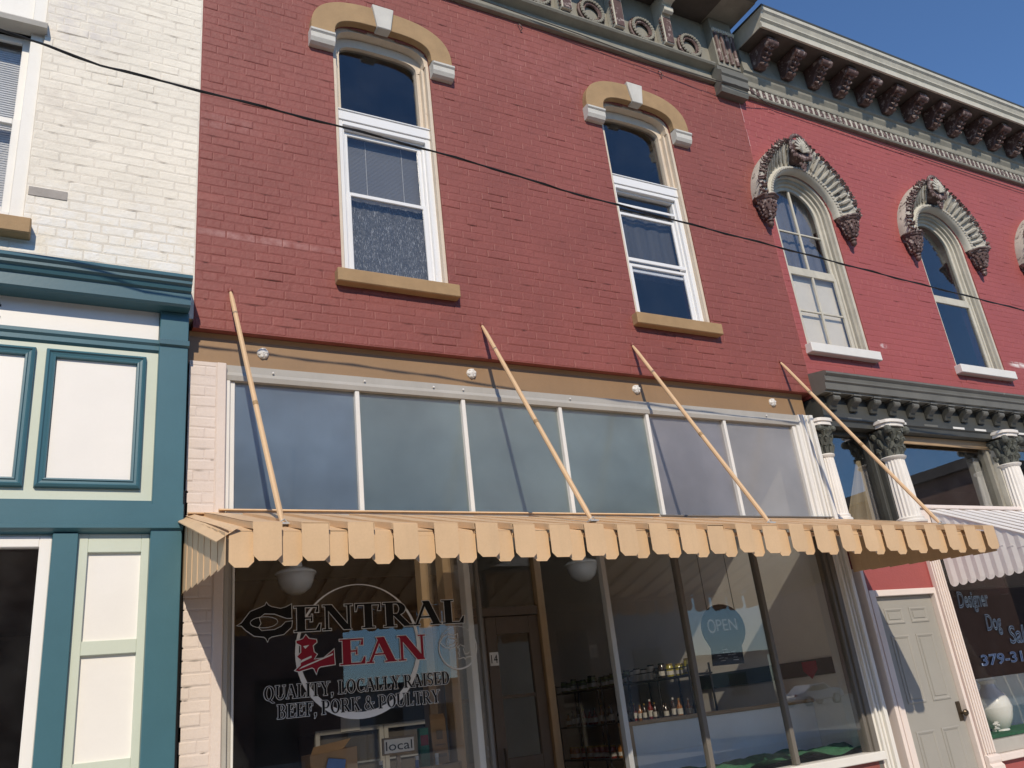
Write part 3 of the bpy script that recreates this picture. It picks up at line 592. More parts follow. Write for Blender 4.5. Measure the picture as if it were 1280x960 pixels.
fr = MB().prism([(-.15, 8.43), (-.158, 8.43), (-.168, 8.79), (-.16, 8.79)], -.052, .052, 'x')
st = MB()
for k in range(7): st.box(-.078, -.066, -.14, -.11, 8.46+k*.05, 8.485+k*.05)
bkm, frm, stm = bk.mesh('bracket', 'stone_pale', .004), fr.mesh('bracket_face', 'iron_maroon'), st.mesh('bracket_bead', 'iron_maroon')
wr = MB()
for rr, tt, yy in ((.165, .018, -.04), (.135, .022, -.055), (.105, .016, -.05)):
    wr.tube([(rr*math.cos(a*math.pi/14), yy, rr*1.05*math.sin(a*math.pi/14)) for a in range(29)], tt, 7, False)
wrm = wr.mesh('wreath', 'iron_maroon', 0, True)
lf = MB()
for k in range(26):
    a = k*6.283/26; lf.ball((.14*math.cos(a), -.075, .147*math.sin(a)), .022, (1, .8, 1), 6, 4)
lfm = lf.mesh('wreath_leaf', 'stone_olive', 0, True)
for k in range(6):
    x = 5.87-.70*k
    b_ = link('bracket', bkm, cor); b_.location = (x, 0, 0); q = link('bracket_face', frm, cor); q.location = (x, 0, 0); q = link('bracket_bead', stm, cor); q.location = (x, 0, 0); q['kind'] = 'stuff'
    b_ = link('wreath', wrm, cor); b_.location = (x+.40, 0, 8.60); q = link('wreath_leaf', lfm, cor); q.location = (x+.40, 0, 8.60)
pb = part('end_block', MB().run([(.0, 7.99), (-.10, 7.99), (-.12, 8.03), (-.12, 8.08), (-.15, 8.10), (-.15, 8.19), (-.17, 8.21), (-.17, 8.25), (-.12, 8.30), (-.12, 8.36), (0, 8.36)], 6.565, 6.985), 'iron_grey', RB, 0)
part('block_shaft', B(6.60, 6.95, -.13, 0, 8.362, 9.098), 'stone_olive', pb, .005)
for k in range(4): part('block_flute', MB().tube([(6.645+k*.087, -.135, 8.42), (6.645+k*.087, -.135, 8.87)], .027, 8), 'iron_maroon', pb, 0, True)
m = MB()
for k in range(9): m.ball((6.62+k*.039, -.145, 8.90), .024, (1, 1, 1.4), 6, 4)
part('block_leaf', m, 'stone_pale', pb)
part('block_cap', B(6.58, 7.02, -.74, -.001, 9.102, 9.55), 'iron_grey', pb, .01)
# shopfront
pier = part('pier', B(.785, .985, .0, .3, 0, 3.98), 'mortar_pier', RB)
lay_bricks(pier, .787, .965, .02, 3.975, [], 'pier_paint', 21, proud=.0006, y=.0015, joint_shade=('joint_shade_pale', .12))
part('pier_trim', B(.966, 1.03, -.012, .12, .6, 3.98), 'pier_paint', RB, .006)
trs = part('transom_window', MB().run([(.09, 3.865), (.02, 3.865), (.012, 3.90), (.03, 3.93), (.028, 3.982), (.09, 3.983)], 1.031, 6.62), 'grey_trim', RB)
parts('transom_stile', [(1.031, 1.062, .02, .09, 2.86, 3.864), (1.062, 1.098, .04, .09, 2.86, 3.864), (6.535, 6.575, .03, .09, 2.86, 3.864), (6.575, 6.62, .005, .09, 2.86, 3.864)], 'off_white', trs, .004)
MX = [1.098, 1.99, 2.875, 3.79, 4.715, 5.635, 6.535]
for x in MX[1:-1]: part('mullion', B(x-.017, x+.017, .028, .075, 2.90, 3.866), 'off_white', trs, .004)
for i in range(6):
    a = MX[i]+(.017 if i else 0); b = MX[i+1]-(.017 if i < 5 else 0)
    part('transom_pane', MB().add([(a-.004, .064+random.uniform(-.003, .003), 2.9), (b+.004, .064+random.uniform(-.004, .004), 2.9), (b+.004, .064+random.uniform(-.003, .003), 3.88), (a-.004, .064+random.uniform(-.004, .004), 3.88)], [(0, 1, 2, 3)]), 'film_%d' % i, trs)
part('transom_sill', MB().box(1.04, 6.60, -.03, .09, 2.87, 2.915), 'grey_trim', trs, .004)
for x in (1.36, 2.05, 2.62, 2.88, 3.9, 5.1, 6.2): part('screw', MB().ball((x, .018, 3.945), .009, (1, .6, 1), 6, 4), 'white_plate', trs)
part('end_pier', MB().box(6.62, 6.80, -.002, .3, 0, 3.98), 'off_white', RB, .005)
parts('end_pier_trim', [(6.64, 6.665, -.03, -.002, 0, 3.97), (6.70, 6.715, -.02, -.002, 0, 3.97), (6.745, 6.79, -.035, -.002, 0, 3.97)], 'off_white', RB, .004)
# shop windows: left bay, recessed entry, right bay
def post(parent, x0, x1, y0, y1, z0, z1, material, name='mullion', bv=.004): return part(name, B(x0, x1, y0, y1, z0, z1), material, parent, bv)
LW = part('shop_window', MB().box(1.031, 1.062, .0, .14, .6, 2.87).box(1.062, 1.09, .03, .12, .6, 2.87), 'grey_trim', RB, .004)
part('jamb_bead', MB().box(1.09, 1.105, .02, .10, .8, 2.87), 'off_white', LW, .003)
post(LW, 2.838, 2.862, .02, .07, .8, 2.87, 'alu_dark')
part('sill', B(1.031, 2.862, -.04, .12, .76, .83), 'off_white', LW, .005); part('bulkhead', B(1.031, 2.862, .0, .1, 0, .76), 'red_paint', LW)
link('pane', B(1.10, 2.84, .044, .050, .83, 2.87).mesh('pane', 'glass'), LW)
link('return_pane', B(2.846, 2.852, .07, 1.06, .83, 2.87).mesh('pane', 'glass'), LW)
post(LW, 2.825, 2.875, .20, .30, .0, 2.87, 'off_white', 'return_post')
post(LW, 2.80, 2.87, .52, .66, .0, 2.87, 'tan_wood', 'return_post'); post(LW, 2.80, 2.87, .98, 1.10, .0, 2.87, 'tan_wood', 'return_post')
part('return_bulkhead', B(2.83, 2.868, .07, 1.06, 0, .82), 'tan_wood', LW)
RW = part('shop_window', MB().box(6.52, 6.56, .02, .12, .6, 2.87).box(6.56, 6.618, -.001, .12, .6, 2.87), 'alu_dark', RB, .004)
for x, mm in ((3.985, 'alu'), (4.742, 'alu_dark'), (5.642, 'alu_dark')): post(RW, x-.022, x+.022, .015, .075, .83, 2.87, mm)
part('sill', B(3.96, 6.62, -.05, .12, .755, .825), 'off_white', RW, .006); part('bulkhead', B(3.96, 6.62, .0, .1, 0, .755), 'red_paint', RW)
for a, b in ((4.007, 4.72), (4.764, 5.62), (5.664, 6.522)): link('pane', B(a-.003, b+.003, .044, .050, .826, 2.87).mesh('pane', 'glass'), RW)
link('return_pane', B(3.982, 3.988, .075, 1.06, .83, 2.87).mesh('pane', 'glass'), RW)
post(RW, 3.95, 4.02, 1.06, 1.14, .0, 2.87, 'tan_wood', 'return_post'); part('return_bulkhead', B(3.966, 4.004, .075, 1.06, 0, .82), 'tan_wood', RW)
# entry doors (double leaf) with light above
for x0, x1 in ((2.885, 3.415), (3.42, 3.948)):
    d = part('door', MB().box(x0, x0+.10, 1.10, 1.145, .1, 2.28).box(x1-.10, x1, 1.10, 1.145, .1, 2.28).box(x0+.1, x1-.1, 1.101, 1.144, 2.13, 2.28).box(x0+.1, x1-.1, 1.101, 1.144, .1, .42).box(x0+.1, x1-.1, 1.101, 1.144, 1.02, 1.14).box(x0+.1, x1-.1, 1.108, 1.138, 1.60, 1.63), 'door_brown', RB, .004)
    link('door_pane', B(x0+.095, x1-.095, 1.118, 1.123, 1.13, 2.14).mesh('pane', 'glass_old'), d); part('kick_panel', B(x0+.095, x1-.095, 1.115, 1.13, .41, 1.03), 'door_brown', d)
    part('door_handle', MB().tube([(x1-.05 if x0 < 3 else x0+.05, 1.06, 1.02), (x1-.05 if x0 < 3 else x0+.05, 1.05, 1.12), (x1-.05 if x0 < 3 else x0+.05, 1.06, 1.22)], .01, 6), 'bronze', d)
part('door_head', B(2.87, 3.95, 1.08, 1.16, 2.285, 2.36), 'door_brown', RB, .004); link('entry_light', B(2.87, 3.95, 1.11, 1.116, 2.36, 2.87).mesh('pane', 'glass_old'), RB)
part('entry_floor', B(2.865, 3.965, .0, 1.16, .0, .10), 'concrete', RB); part('entry_ceiling', B(2.85, 3.98, .1, 1.16, 2.872, 2.90), 'off_white', RB)
np_ = part('number_plate', B(3.432, 3.515, 1.094, 1.0995, 1.875, 1.985), 'white_plate', RB); part('house_number', wall_text('14', 3.442, 1.895, 1.092, .10, width=.062), 'black', np_)
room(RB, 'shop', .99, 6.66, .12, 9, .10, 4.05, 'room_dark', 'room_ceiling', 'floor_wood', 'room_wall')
# window lettering on the left bay
YD = .040
def decal(polys, fill, rim, e, name, label=None):
    part(name+'_rim', flat(polys, YD, e=e), rim, LW); part(name, flat(polys, YD-.0012), fill, LW, label=label)
def ring(cx, cz, r0, r1, dx, dz, y, n=64):
    m = MB(); vs = []
    for i in range(n+1):
        a = 2*math.pi*i/n; vs += [(cx+r0*math.cos(a), y, cz+r0*math.sin(a)*1.0), (cx+dx+r1*math.cos(a), y, cz+dz+r1*math.sin(a)*1.0)]
    return m.add(vs, [(2*i, 2*i+2, 2*i+3, 2*i+1) for i in range(n)])
part('circle_decal', ring(1.93, 1.985, .437, .412, .0, .018, YD+.0012), 'white_vinyl_decal', LW, label='large white ring behind the window lettering')
CP = [(65, 390), (108, 368), (190, 262), (300, 222), (338, 205), (350, 178), (368, 205), (400, 222), (490, 244), (545, 232), (600, 205), (602, 342), (550, 340), (430, 292), (330, 285), (275, 325), (292, 380), (268, 420), (300, 455), (430, 450), (500, 420), (540, 380), (606, 374), (598, 430), (520, 498), (400, 515), (372, 530), (360, 560), (345, 530), (325, 513), (230, 498), (150, 440), (108, 395)]
LP = [(670, 570), (735, 556), (765, 520), (795, 556), (868, 568), (872, 590), (832, 620), (842, 680), (872, 700), (838, 745), (940, 740), (1045, 668), (1050, 802), (905, 812), (880, 826), (862, 872), (842, 826), (820, 815), (690, 842), (655, 830), (708, 790), (714, 742), (676, 710), (716, 676), (716, 612), (672, 590)]
CQ = [[(1.126+(x-65)*.350/541, 2.319-(y-178)*.246/382) for x, y in CP][::-1]]; LQ = [[(1.492+(x-655)*.262/395, 2.100-(y-520)*.247/352) for x, y in LP][::-1]]
decal(CQ, 'black_vinyl', 'line_vinyl', .0045, 'letter_c', 'ornate black capital C'); decal(LQ, 'red_vinyl', 'white_vinyl_decal', .0055, 'letter_l', 'ornate red capital L')
for hx in ([(1.235+.16*math.cos(t)*.55+.06, 2.195+.035*math.sin(t)) for t in [k*.314 for k in range(20)]],): part('letter_inline', MB().tube([(a, YD-.002, b) for a, b in hx]+[(hx[0][0], YD-.002, hx[0][1])], .0018, 4, False), 'line_vinyl', LW)
part('letter_highlight', flat([[(1.522, 1.925), (1.600, 1.955), (1.598, 1.967), (1.535, 1.944)], [(1.512, 1.886), (1.742, 1.962), (1.744, 1.973), (1.535, 1.902)], [(1.545, 2.03), (1.585, 2.035), (1.56, 2.012)]], YD-.0025), 'white_vinyl_decal', LW)['kind'] = 'stuff'
decal(word('ENTRAL', 1.485, 2.725, 2.122, .165, .23), 'black_vinyl', 'line_vinyl', .005, 'lettering')
decal(word('EAN', 1.787, 2.412, 1.892, .165, .24), 'red_vinyl', 'white_vinyl_decal', .005, 'lettering')
for ps in words('QUALITY, LOCALLY RAISED', 1.292, 2.572, 1.715, .083, .2): decal(ps, 'black_vinyl', 'line_vinyl', .0036, 'lettering')
for ps in words('BEEF, PORK & POULTRY', 1.374, 2.486, 1.600, .083, .2): decal(ps, 'black_vinyl', 'line_vinyl', .0036, 'lettering')
part('small_ring_decal', ring(2.655, 1.952, .150, .143, 0, .004, YD), 'line_vinyl', LW)
m = MB(); CC = [(2.585+(x-335)*.15/541, 2.00-(y-368)*.12/382) for x, y in CP]; m.tube([(a, YD, b) for a, b in CC+CC[:1]], .003, 4, False)
CC = [(2.70+(x-852)*.11/395, 1.92-(y-696)*.11/352) for x, y in LP]; m.tube([(a, YD, b) for a, b in CC+CC[:1]], .003, 4, False); part('small_monogram_decal', m, 'line_vinyl', LW)

# ================================================================== rose brick building with arched windows
PB = thing('rose_brick_building', 'rose red painted brick building with ornate arched windows at the right', 'building', (10.5, .2, 0))
WC = (7.53, 10.05, 12.57)
OP2 = [(c-.5, c+.5, 4.80, 6.60, 7.10, 1) for c in WC]
pw = part('wall', backing(6.921, 14.2, 4.20, 8.12, OP2, .0, .3), 'mortar_rose', PB)
lay_bricks(pw, 6.922, 13.6, 4.44, 8.11, [hole_arch(*a) for a in OP2], 'rose_paint', 9, proud=.0005, joint=.003, y=.0014, joint_shade=('joint_shade', .035))
part('upper_parapet', B(6.921, 14.2, .02, .3, 8.12, 9.0), 'stone_olive', PB); part('roof', B(6.93, 14.2, .3, 10, 8.85, 8.98), 'far_roof', PB)
part('rear_wall', B(6.93, 14.2, 10, 10.2, 0, 8.85), 'far_brick', PB); part('side_wall', B(14.2, 14.4, 0, 10.2, 0, 9.0), 'far_brick', PB)
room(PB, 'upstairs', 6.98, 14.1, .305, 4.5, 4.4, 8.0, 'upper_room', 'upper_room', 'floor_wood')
def arch_step(cx, r1, r0, y0, y1, z0, zs=6.60):
    pts = superarch(cx, zs, r1, r1, 1, 26); inn = superarch(cx, zs, r0, r0, 1, 26)
    return arch_band([(cx+r1, z0)]+pts+[(cx-r1, z0)], [(cx+r0, z0)]+inn+[(cx-r0, z0)], y0, y1)
# hood ornament meshes around the origin (0,0,0) = centre of the arch on the wall
def rise(a): return .135*math.exp(-((a-math.pi/2)/.46)**2)
def hood_sweep(prof, n=48):          # prof: (radius, y, share of the rise towards the crown)
    m = MB(); k = len(prof); vs = []; fs = []
    for i in range(n+1):
        a = math.pi*i/n
        for r, y, w_ in prof: rr = r+rise(a)*w_; vs.append((rr*math.cos(a), y, rr*math.sin(a)))
    for i in range(n):
        for j in range(k): fs.append((i*k+j, i*k+(j+1) % k, (i+1)*k+(j+1) % k, (i+1)*k+j))
    fs += [tuple(range(k)), tuple(n*k+j for j in range(k-1, -1, -1))]; return m.add(vs, fs)
h1 = MB().arcsweep(0, 0, [(.515, 0), (.515, -.05), (.53, -.085), (.555, -.10), (.58, -.085), (.59, -.06), (.60, -.06), (.60, 0)], 0, math.pi, 40).mesh('hood_roll', 'stone_pale', 0, True)
h2 = hood_sweep([(.602, 0, 0), (.602, -.055, 0), (.64, -.07, .2), (.69, -.11, .6), (.715, -.15, .85), (.725, -.175, 1), (.775, -.18, 1), (.795, -.15, 1), (.79, 0, 1)]).mesh('hood_cove', 'stone_dirty', 0, True)
m = MB()
for k in range(44):
    a = math.pi*(k+.5)/44
    m.ball((.556*math.cos(a), -.098, .556*math.sin(a)), .019, (1, .8, 1), 6, 4)
h3 = m.mesh('hood_bead', 'stone_dirty', 0, True)
m = MB(); rg = random.Random(31)
for k in range(26):
    a = math.pi*(k+.5)/26
    if abs(a-math.pi/2) < .14: continue
    q = rise(a); w_ = rg.uniform(.8, 1.15)
    m.tube([((r+q*t)*math.cos(a+rg.uniform(-.012, .012)), y, (r+q*t)*math.sin(a)) for r, y, t in ((.612, -.07, 0), (.65, -.10, .35), (.69, -.135, .7), (.725, -.175, 1))], [.010*w_, .021*w_, .024*w_, .015], 6)
h4 = m.mesh('hood_rib', 'stone_dirty', 0, True)
m = MB(); rg = random.Random(3)
for k in range(46):
    a = math.pi*(k+.5)/46
    if abs(a-math.pi/2) < .11: continue
    for r, s_k in ((.745, 1.), (.775, .9), (.79, .7)):
        aa = a+rg.uniform(-.03, .03); d = Vector((math.cos(aa), 0, math.sin(aa))); r += rise(aa); L = rg.uniform(.02, .042)
        m.tube([(d.x*(r-.018), -.178, d.z*(r-.018)), (d.x*r+rg.uniform(-.014, .014), -.20*s_k-.012, d.z*r+rg.uniform(-.01, .01)), (d.x*(r+L)+rg.uniform(-.012, .012), -.165, d.z*(r+L))], [.010, .017, .004], 5)
h5 = m.mesh('hood_leaf', 'iron_maroon')
m = MB()
for k in range(9):
    a = R_(90+(k-4)*20); L = .20-.007*abs(k-4)
    m.tube([(0, -.22, .70), (.45*L*math.cos(a), -.25, .70+.5*L*math.sin(a)), (L*.66*math.cos(a), -.225, .70+L*math.sin(a)*1.05)], [.008, .019, .009], 6)
h6 = m.mesh('shell', 'stone_dirty', 0, True)
m = MB().tube([(0, -.02, .74), (0, -.21, .74)], [.15, .12], 12)
for k in range(18):
    a = R_(-35+k*14.7); m.ball((.155*math.cos(a), -.20, .76+.195*math.sin(a)), .026, (1, .9, 1.15), 6, 4)
for k in range(7): m.ball(((k-3)*.034, -.21, .605+.014*abs(k-3)), .024, (1, .9, 1.3), 6, 4)
for x, z in ((-.035, .555), (.035, .555), (0, .545), (-.02, .51), (.02, .51), (0, .48)): m.ball((x, -.18, z), .022, (1, 1, 1.1), 6, 4)
h7 = m.mesh('shell_leaf', 'iron_maroon', 0, True)
c1 = MB().lathe((0, -.07, 0), [(.13, 0), (.158, -.008), (.16, -.022), (.14, -.034), (.132, -.05), (.115, -.058)], 8).mesh('console_cap', 'iron_maroon')
m = MB().lathe((0, -.07, 0), [(.112, -.055), (.108, -.09), (.085, -.17), (.055, -.24), (.032, -.265)], 10); rg = random.Random(5)
for j, (rr, zz, n_) in enumerate(((.108, -.08, 12), (.103, -.11, 12), (.095, -.14, 11), (.083, -.175, 10), (.068, -.21, 9), (.05, -.24, 7))):
    for k in range(n_):
        a = 6.283*(k+.5*(j % 2)+rg.uniform(-.2, .2))/n_; m.ball((rr*math.cos(a), -.07+rr*math.sin(a), zz+rg.uniform(-.008, .008)), rg.uniform(.013, .021), (1, 1, 1.35), 6, 4)
c2 = m.mesh('console_body', 'iron_maroon', 0, True)
c3 = MB().lathe((0, -.07, 0), [(.030, -.26), (.030, -.28), (.044, -.286), (.044, -.297), (.026, -.305), (.036, -.325), (.034, -.345), (.020, -.362), (.005, -.375)], 10).mesh('console_drop', 'iron_maroon', 0, True)
def rose_window(cx, kind):
    W = part('window', arch_step(cx, .50, .462, .015, .16, 4.80), 'stone_pale', PB)
    part('inner_casing', arch_step(cx, .462, .425, .05, .16, 4.80), 'jamb_olive', W); part('stop_bead', arch_step(cx, .425, .395, .085, .16, 4.80), 'stone_pale', W)
    part('sill', B(cx-.55, cx+.55, -.09, .1, 4.69, 4.797), 'off_white', W, .006)
    up = part('upper_sash', arch_step(cx, .394, .350, .115, .145, 5.86), 'stone_pale', W); part('meeting_rail', B(cx-.394, cx+.394, .105, .148, 5.80, 5.862), 'stone_pale', W, .003)
    part('lower_sash', frame(cx-.394, cx+.394, 4.80, 5.80, .095, .125, .045), 'stone_pale', W, .003)
    pts = superarch(cx, 6.60, .354, .354, 1, 26)
    link('arched_pane', MB().prism(pts+[(cx-.354, 5.86), (cx+.354, 5.86)], .128, .132).mesh('arched_pane', 'glass_up'), W)
    link('lower_pane', B(cx-.352, cx+.352, .108, .112, 4.84, 5.76).mesh('pane', 'glass_up'), W)
    if kind == 0:
        parts('muntin', [(cx-.014, cx+.014, .117, .143, 5.862, 6.952), (cx-.35, cx-.015, .118, .142, 6.335, 6.355), (cx+.015, cx+.35, .118, .142, 6.335, 6.355)], 'stone_pale', W, .002)
        parts('muntin', [(cx-.014, cx+.014, .098, .122, 4.845, 5.755), (cx-.35, cx-.015, .099, .121, 5.285, 5.305), (cx+.015, cx+.35, .099, .121, 5.285, 5.305)], 'stone_pale', W, .002)
    H = link('hood', h2, W); H.location = (cx, 0, 6.57)
    for nm, me in (('hood_roll', h1), ('hood_bead', h3), ('hood_rib', h4), ('hood_leaf', h5), ('shell', h6), ('shell_leaf', h7)):
        q = link(nm, me, W); q.location = (cx, 0, 6.57)
        if nm in ('hood_bead', 'hood_rib', 'hood_leaf'): q['kind'] = 'stuff'
    for sx in (-1, 1):
        for nm, me in (('console_cap', c1), ('console_body', c2), ('console_drop', c3)):
            q = link(nm, me, W); q.location = (cx+sx*.672, 0, 6.568)
for i, c in enumerate(WC): rose_window(c, 0 if i == 0 else 1)
solo('roller_shade', MB().add([(7.15, .162, 4.8), (7.91, .162, 4.8), (7.91, .162, 5.85), (7.15, .162, 5.85), (7.15, .168, 4.8), (7.91, .168, 4.8), (7.91, .168, 5.85), (7.15, .168, 5.85)], [(0, 1, 2, 3), (7, 6, 5, 4), (3, 2, 6, 7), (0, 4, 5, 1)]), 'shade_cream', 'cream roller shade pulled over the lower half of the multi-paned arched window', 'shade')
solo('added_net_curtain', drape(7.16, 7.90, 5.84, 7.08, .22, 6, .006), 'net', 'grey net curtain added to lighten the upper half of the multi-paned arched window', 'curtain', smooth=True)  # curtain added so the upper panes look lighter
# cornice
pc = part('cornice', MB().run([(0, 8.105), (-.05, 8.105), (-.06, 8.12), (-.06, 8.135), (-.02, 8.14), (-.02, 8.25), (-.055, 8.26), (-.06, 8.275), (-.045, 8.29), (-.04, 8.36), (-.07, 8.41), (-.075, 8.44), (-.10, 8.46), (-.10, 8.49), (-.09, 8.50), (-.09, 8.79), (0, 8.79)], 7.05, 14.2), 'stone_olive', PB)
m = MB()
for k in range(71): m.box(7.07+k*.1, 7.07+k*.1+.042, -.055, -.021, 8.142, 8.248)
part('dentil', m, 'stone_dirty', pc, 0)['kind'] = 'stuff'
m = MB()
for k in range(71): m.prism([(7.114+k*.1, 8.145), (7.168+k*.1, 8.145), (7.168+k*.1, 8.19), (7.13+k*.1, 8.24), (7.114+k*.1, 8.24)], -.06, -.021)
part('dentil_leaf', m, 'iron_maroon', pc)['kind'] = 'stuff'
part('soffit', MB().run([(-.02, 8.79), (-.47, 8.79), (-.48, 8.775), (-.505, 8.775), (-.51, 8.83), (-.495, 8.845), (-.50, 8.87), (-.53, 8.89), (-.53, 8.905), (-.52, 8.915), (-.545, 8.965), (-.57, 8.985), (-.575, 9.03), (-.02, 9.03)], 7.05, 14.2), 'stone_pale', pc)
part('soffit_shade_sheet', B(7.06, 14.2, -.468, -.091, 8.782, 8.7895), 'soffit_shade_brown', pc); part('gutter_edge', MB().run([(-.58, 9.031), (-.585, 9.052), (.02, 9.06), (.02, 9.031)], 7.04, 14.2), 'iron_dark', pc)  # dark sheet under the soffit is painted shade
m = MB().prism([(-.09, 8.52), (-.15, 8.50), (-.20, 8.53), (-.23, 8.60), (-.30, 8.66), (-.38, 8.66), (-.42, 8.69), (-.425, 8.74), (-.41, 8.781), (-.09, 8.781)], -.075, .075, 'x'); mo1 = m.mesh('modillion', 'iron_maroon', .006)
m = MB().tube([(-.088, -.385, 8.70), (.088, -.385, 8.70)], .045, 10); mo2 = m.mesh('modillion_scroll', 'iron_maroon', 0, True)
m = MB()
for k in range(4):
    for sx in (-1, 1): m.tube([(0, -.20-k*.045, 8.515+k*.042), (sx*.035, -.225-k*.045, 8.515+k*.045), (sx*.055, -.21-k*.045, 8.54+k*.045)], [.016, .022, .006], 6)
mo3 = m.mesh('modillion_leaf', 'iron_maroon', 0, True)
for k in range(15):
    for nm, me in (('modillion', mo1), ('modillion_scroll', mo2), ('modillion_leaf', mo3)):
        q = link(nm, me, pc); q.location = (7.29+k*.47, 0, 0)
# shopfront entablature
en = part('entablature', MB().run([(0, 4.45), (-.20, 4.41), (-.235, 4.395), (-.235, 4.375), (-.205, 4.355), (-.20, 4.32), (-.21, 4.315), (-.21, 4.30), (-.19, 4.29), (-.185, 4.215), (-.16, 4.205), (-.16, 4.19), (-.06, 4.19), (0, 4.19)], 6.91, 14.2), 'iron_grey', PB)
part('frieze', B(6.93, 14.2, -.058, .25, 3.97, 4.189), 'iron_dark', en)
part('architrave', MB().run([(-.058, 3.968), (-.085, 3.965), (-.085, 3.93), (-.065, 3.92), (-.06, 3.86), (.14, 3.855), (.14, 3.968)], 6.90, 14.2), 'iron_dark', en)
m = MB().prism([(-.06, 4.03), (-.085, 4.03), (-.10, 4.07), (-.14, 4.10), (-.165, 4.12), (-.17, 4.155), (-.16, 4.188), (-.06, 4.188)], -.05, .05, 'x'); eb = m.mesh('console', 'iron_dark', .005)
eb2 = MB().tube([(-.045, -.15, 4.135), (.045, -.15, 4.135)], .028, 8).mesh('console_scroll', 'iron_grey', 0, True)
eb3 = B(-.058, .058, -.182, -.06, 4.172, 4.187).mesh('console_cap', 'iron_grey')
for k in range(23):
    for nm, me in (('console', eb), ('console_scroll', eb2), ('console_cap', eb3)):
        q = link(nm, me, en); q.location = (7.06+k*.31, 0, 0)
rg = random.Random(12)
for k in range(14):
    a = 7.25+k*.42+rg.uniform(-.1, .1); part('paint_flake', B(a, a+rg.uniform(.12, .26), -.0875, -.0852, 3.936, 3.960), 'off_white' if k % 3 else 'iron_grey', en)
# columns between the transom lights
def column(cx, cy, r, z0, z1, zc, ang0=0, flute=20):
    S = part('column', MB().lathe((cx, cy, 0), [(r*1.0, z0+.06), (r*.99, (z0+z1)/2), (r*.90, z1-.03)], 80, flute, .07), 'col_white', PB, 0, False)
    part('column_base', MB().lathe((cx, cy, 0), [(r*1.32, z0), (r*1.34, z0+.02), (r*1.12, z0+.035), (r*1.16, z0+.055), (r*1.0, z0+.07)], 24), 'col_white', S, 0, True)
    part('necking', MB().lathe((cx, cy, 0), [(r*.90, z1-.035), (r*1.08, z1-.02), (r*1.14, z1-.005), (r*1.05, z1+.004)], 24), 'col_white', S, 0, True)
    m = MB().lathe((cx, cy, 0), [(r*.86, z1), (r*.88, z1+.1), (r*1.0, z1+.22), (r*1.28, zc-.09)], 16); rg = random.Random(int(cx*100))
    for j, (zz, rr, n_) in enumerate(((z1+.05, .98, 9), (z1+.14, 1.08, 9), (z1+.22, 1.22, 9))):
        for k in range(n_):
            a = 6.283*(k+.5*(j % 2))/n_; d = Vector((math.cos(a), math.sin(a), 0))
            m.tube([(cx+d.x*r*.8, cy+d.y*r*.8, zz-.05), (cx+d.x*r*rr, cy+d.y*r*rr, zz+.03), (cx+d.x*r*(rr+.24), cy+d.y*r*(rr+.24), zz+.045), (cx+d.x*r*(rr+.26), cy+d.y*r*(rr+.26), zz+.015)], [.02, .032, .022, .008], 6)
    for sx in (-1, 1):
        for sy in (-1,):
            m.ball((cx+sx*r*1.15, cy+sy*r*1.15, zc-.105), r*.36, (1, 1, 1), 8, 5)
    part('capital', m, 'capital_green', S, 0, False)
    ab = []
    for k in range(24):
        a = 2*math.pi*k/24; q = 1.38+.20*abs(math.cos(2*(a-math.pi/4)))**3 if True else 1; ab.append((cx+r*q*math.cos(a), cy+r*q*math.sin(a)))
    part('abacus', MB().prism(ab, zc-.07, zc-.032, 'z').prism([(cx+(x-cx)*1.12, cy+(y-cy)*1.12) for x, y in ab], zc-.032, zc, 'z'), 'col_white', S)
    return S
column(7.83, -.04, .125, 2.84, 3.55, 3.93); column(9.86, -.04, .125, 2.84, 3.55, 3.93); column(6.90, .03, .085, 2.88, 3.56, 3.93)
# transom lights above the doors and the shop window
tw = part('transom_window', frame(7.0, 7.70, 2.86, 3.855, .05, .15, .045), 'iron_dark', PB, .004)
link('pane', B(7.04, 7.66, .10, .104, 2.9, 3.82).mesh('pane', 'glass_refl'), tw); parts('transom_post', [(7.701, 7.76, -.01, .15, 2.84, 3.855), (7.90, 7.96, -.01, .15, 2.84, 3.855)], 'iron_dark', PB, .004)
tw = part('transom_window', frame(7.97, 9.72, 2.86, 3.855, .05, .15, .05), 'stone_olive', PB, .004)
link('pane', B(8.01, 9.68, .10, .104, 2.9, 3.82).mesh('pane', 'glass_refl'), tw); part('transom_head', B(7.97, 9.72, .03, .05, 3.76, 3.853), 'tan_wood', tw, .004)
part('transom_post', B(9.73, 9.82, -.01, .15, 2.84, 3.855), 'stone_pale', PB, .004); part('transom_post', B(9.56, 9.67, .17, .26, 2.84, 3.70), 'off_white', PB, .01)
tw = part('transom_window', frame(9.95, 12.6, 2.86, 3.855, .05, .15, .05), 'stone_olive', PB, .004); link('pane', B(10.0, 12.55, .10, .104, 2.9, 3.82).mesh('pane', 'glass_refl'), tw)
solo('pleated_curtain', drape(7.22, 7.66, 2.9, 3.60, .24, 9, .012, 80, .40), 'pleat', 'tan pleated curtain drawn to one side behind the shaded small transom light', 'curtain', smooth=True)
part('sign_fascia', MB().box(7.97, 14.2, -.07, .03, 2.74, 3.0).box(7.97, 14.2, -.095, .03, 3.001, 3.04), 'blush', PB, .006)
part('shop_header', B(6.93, 14.2, .16, .3, 2.2, 2.87), 'room_dark', PB); part('shop_lintel', B(6.93, 14.2, .28, .3, 3.86, 4.2), 'room_dark', PB)
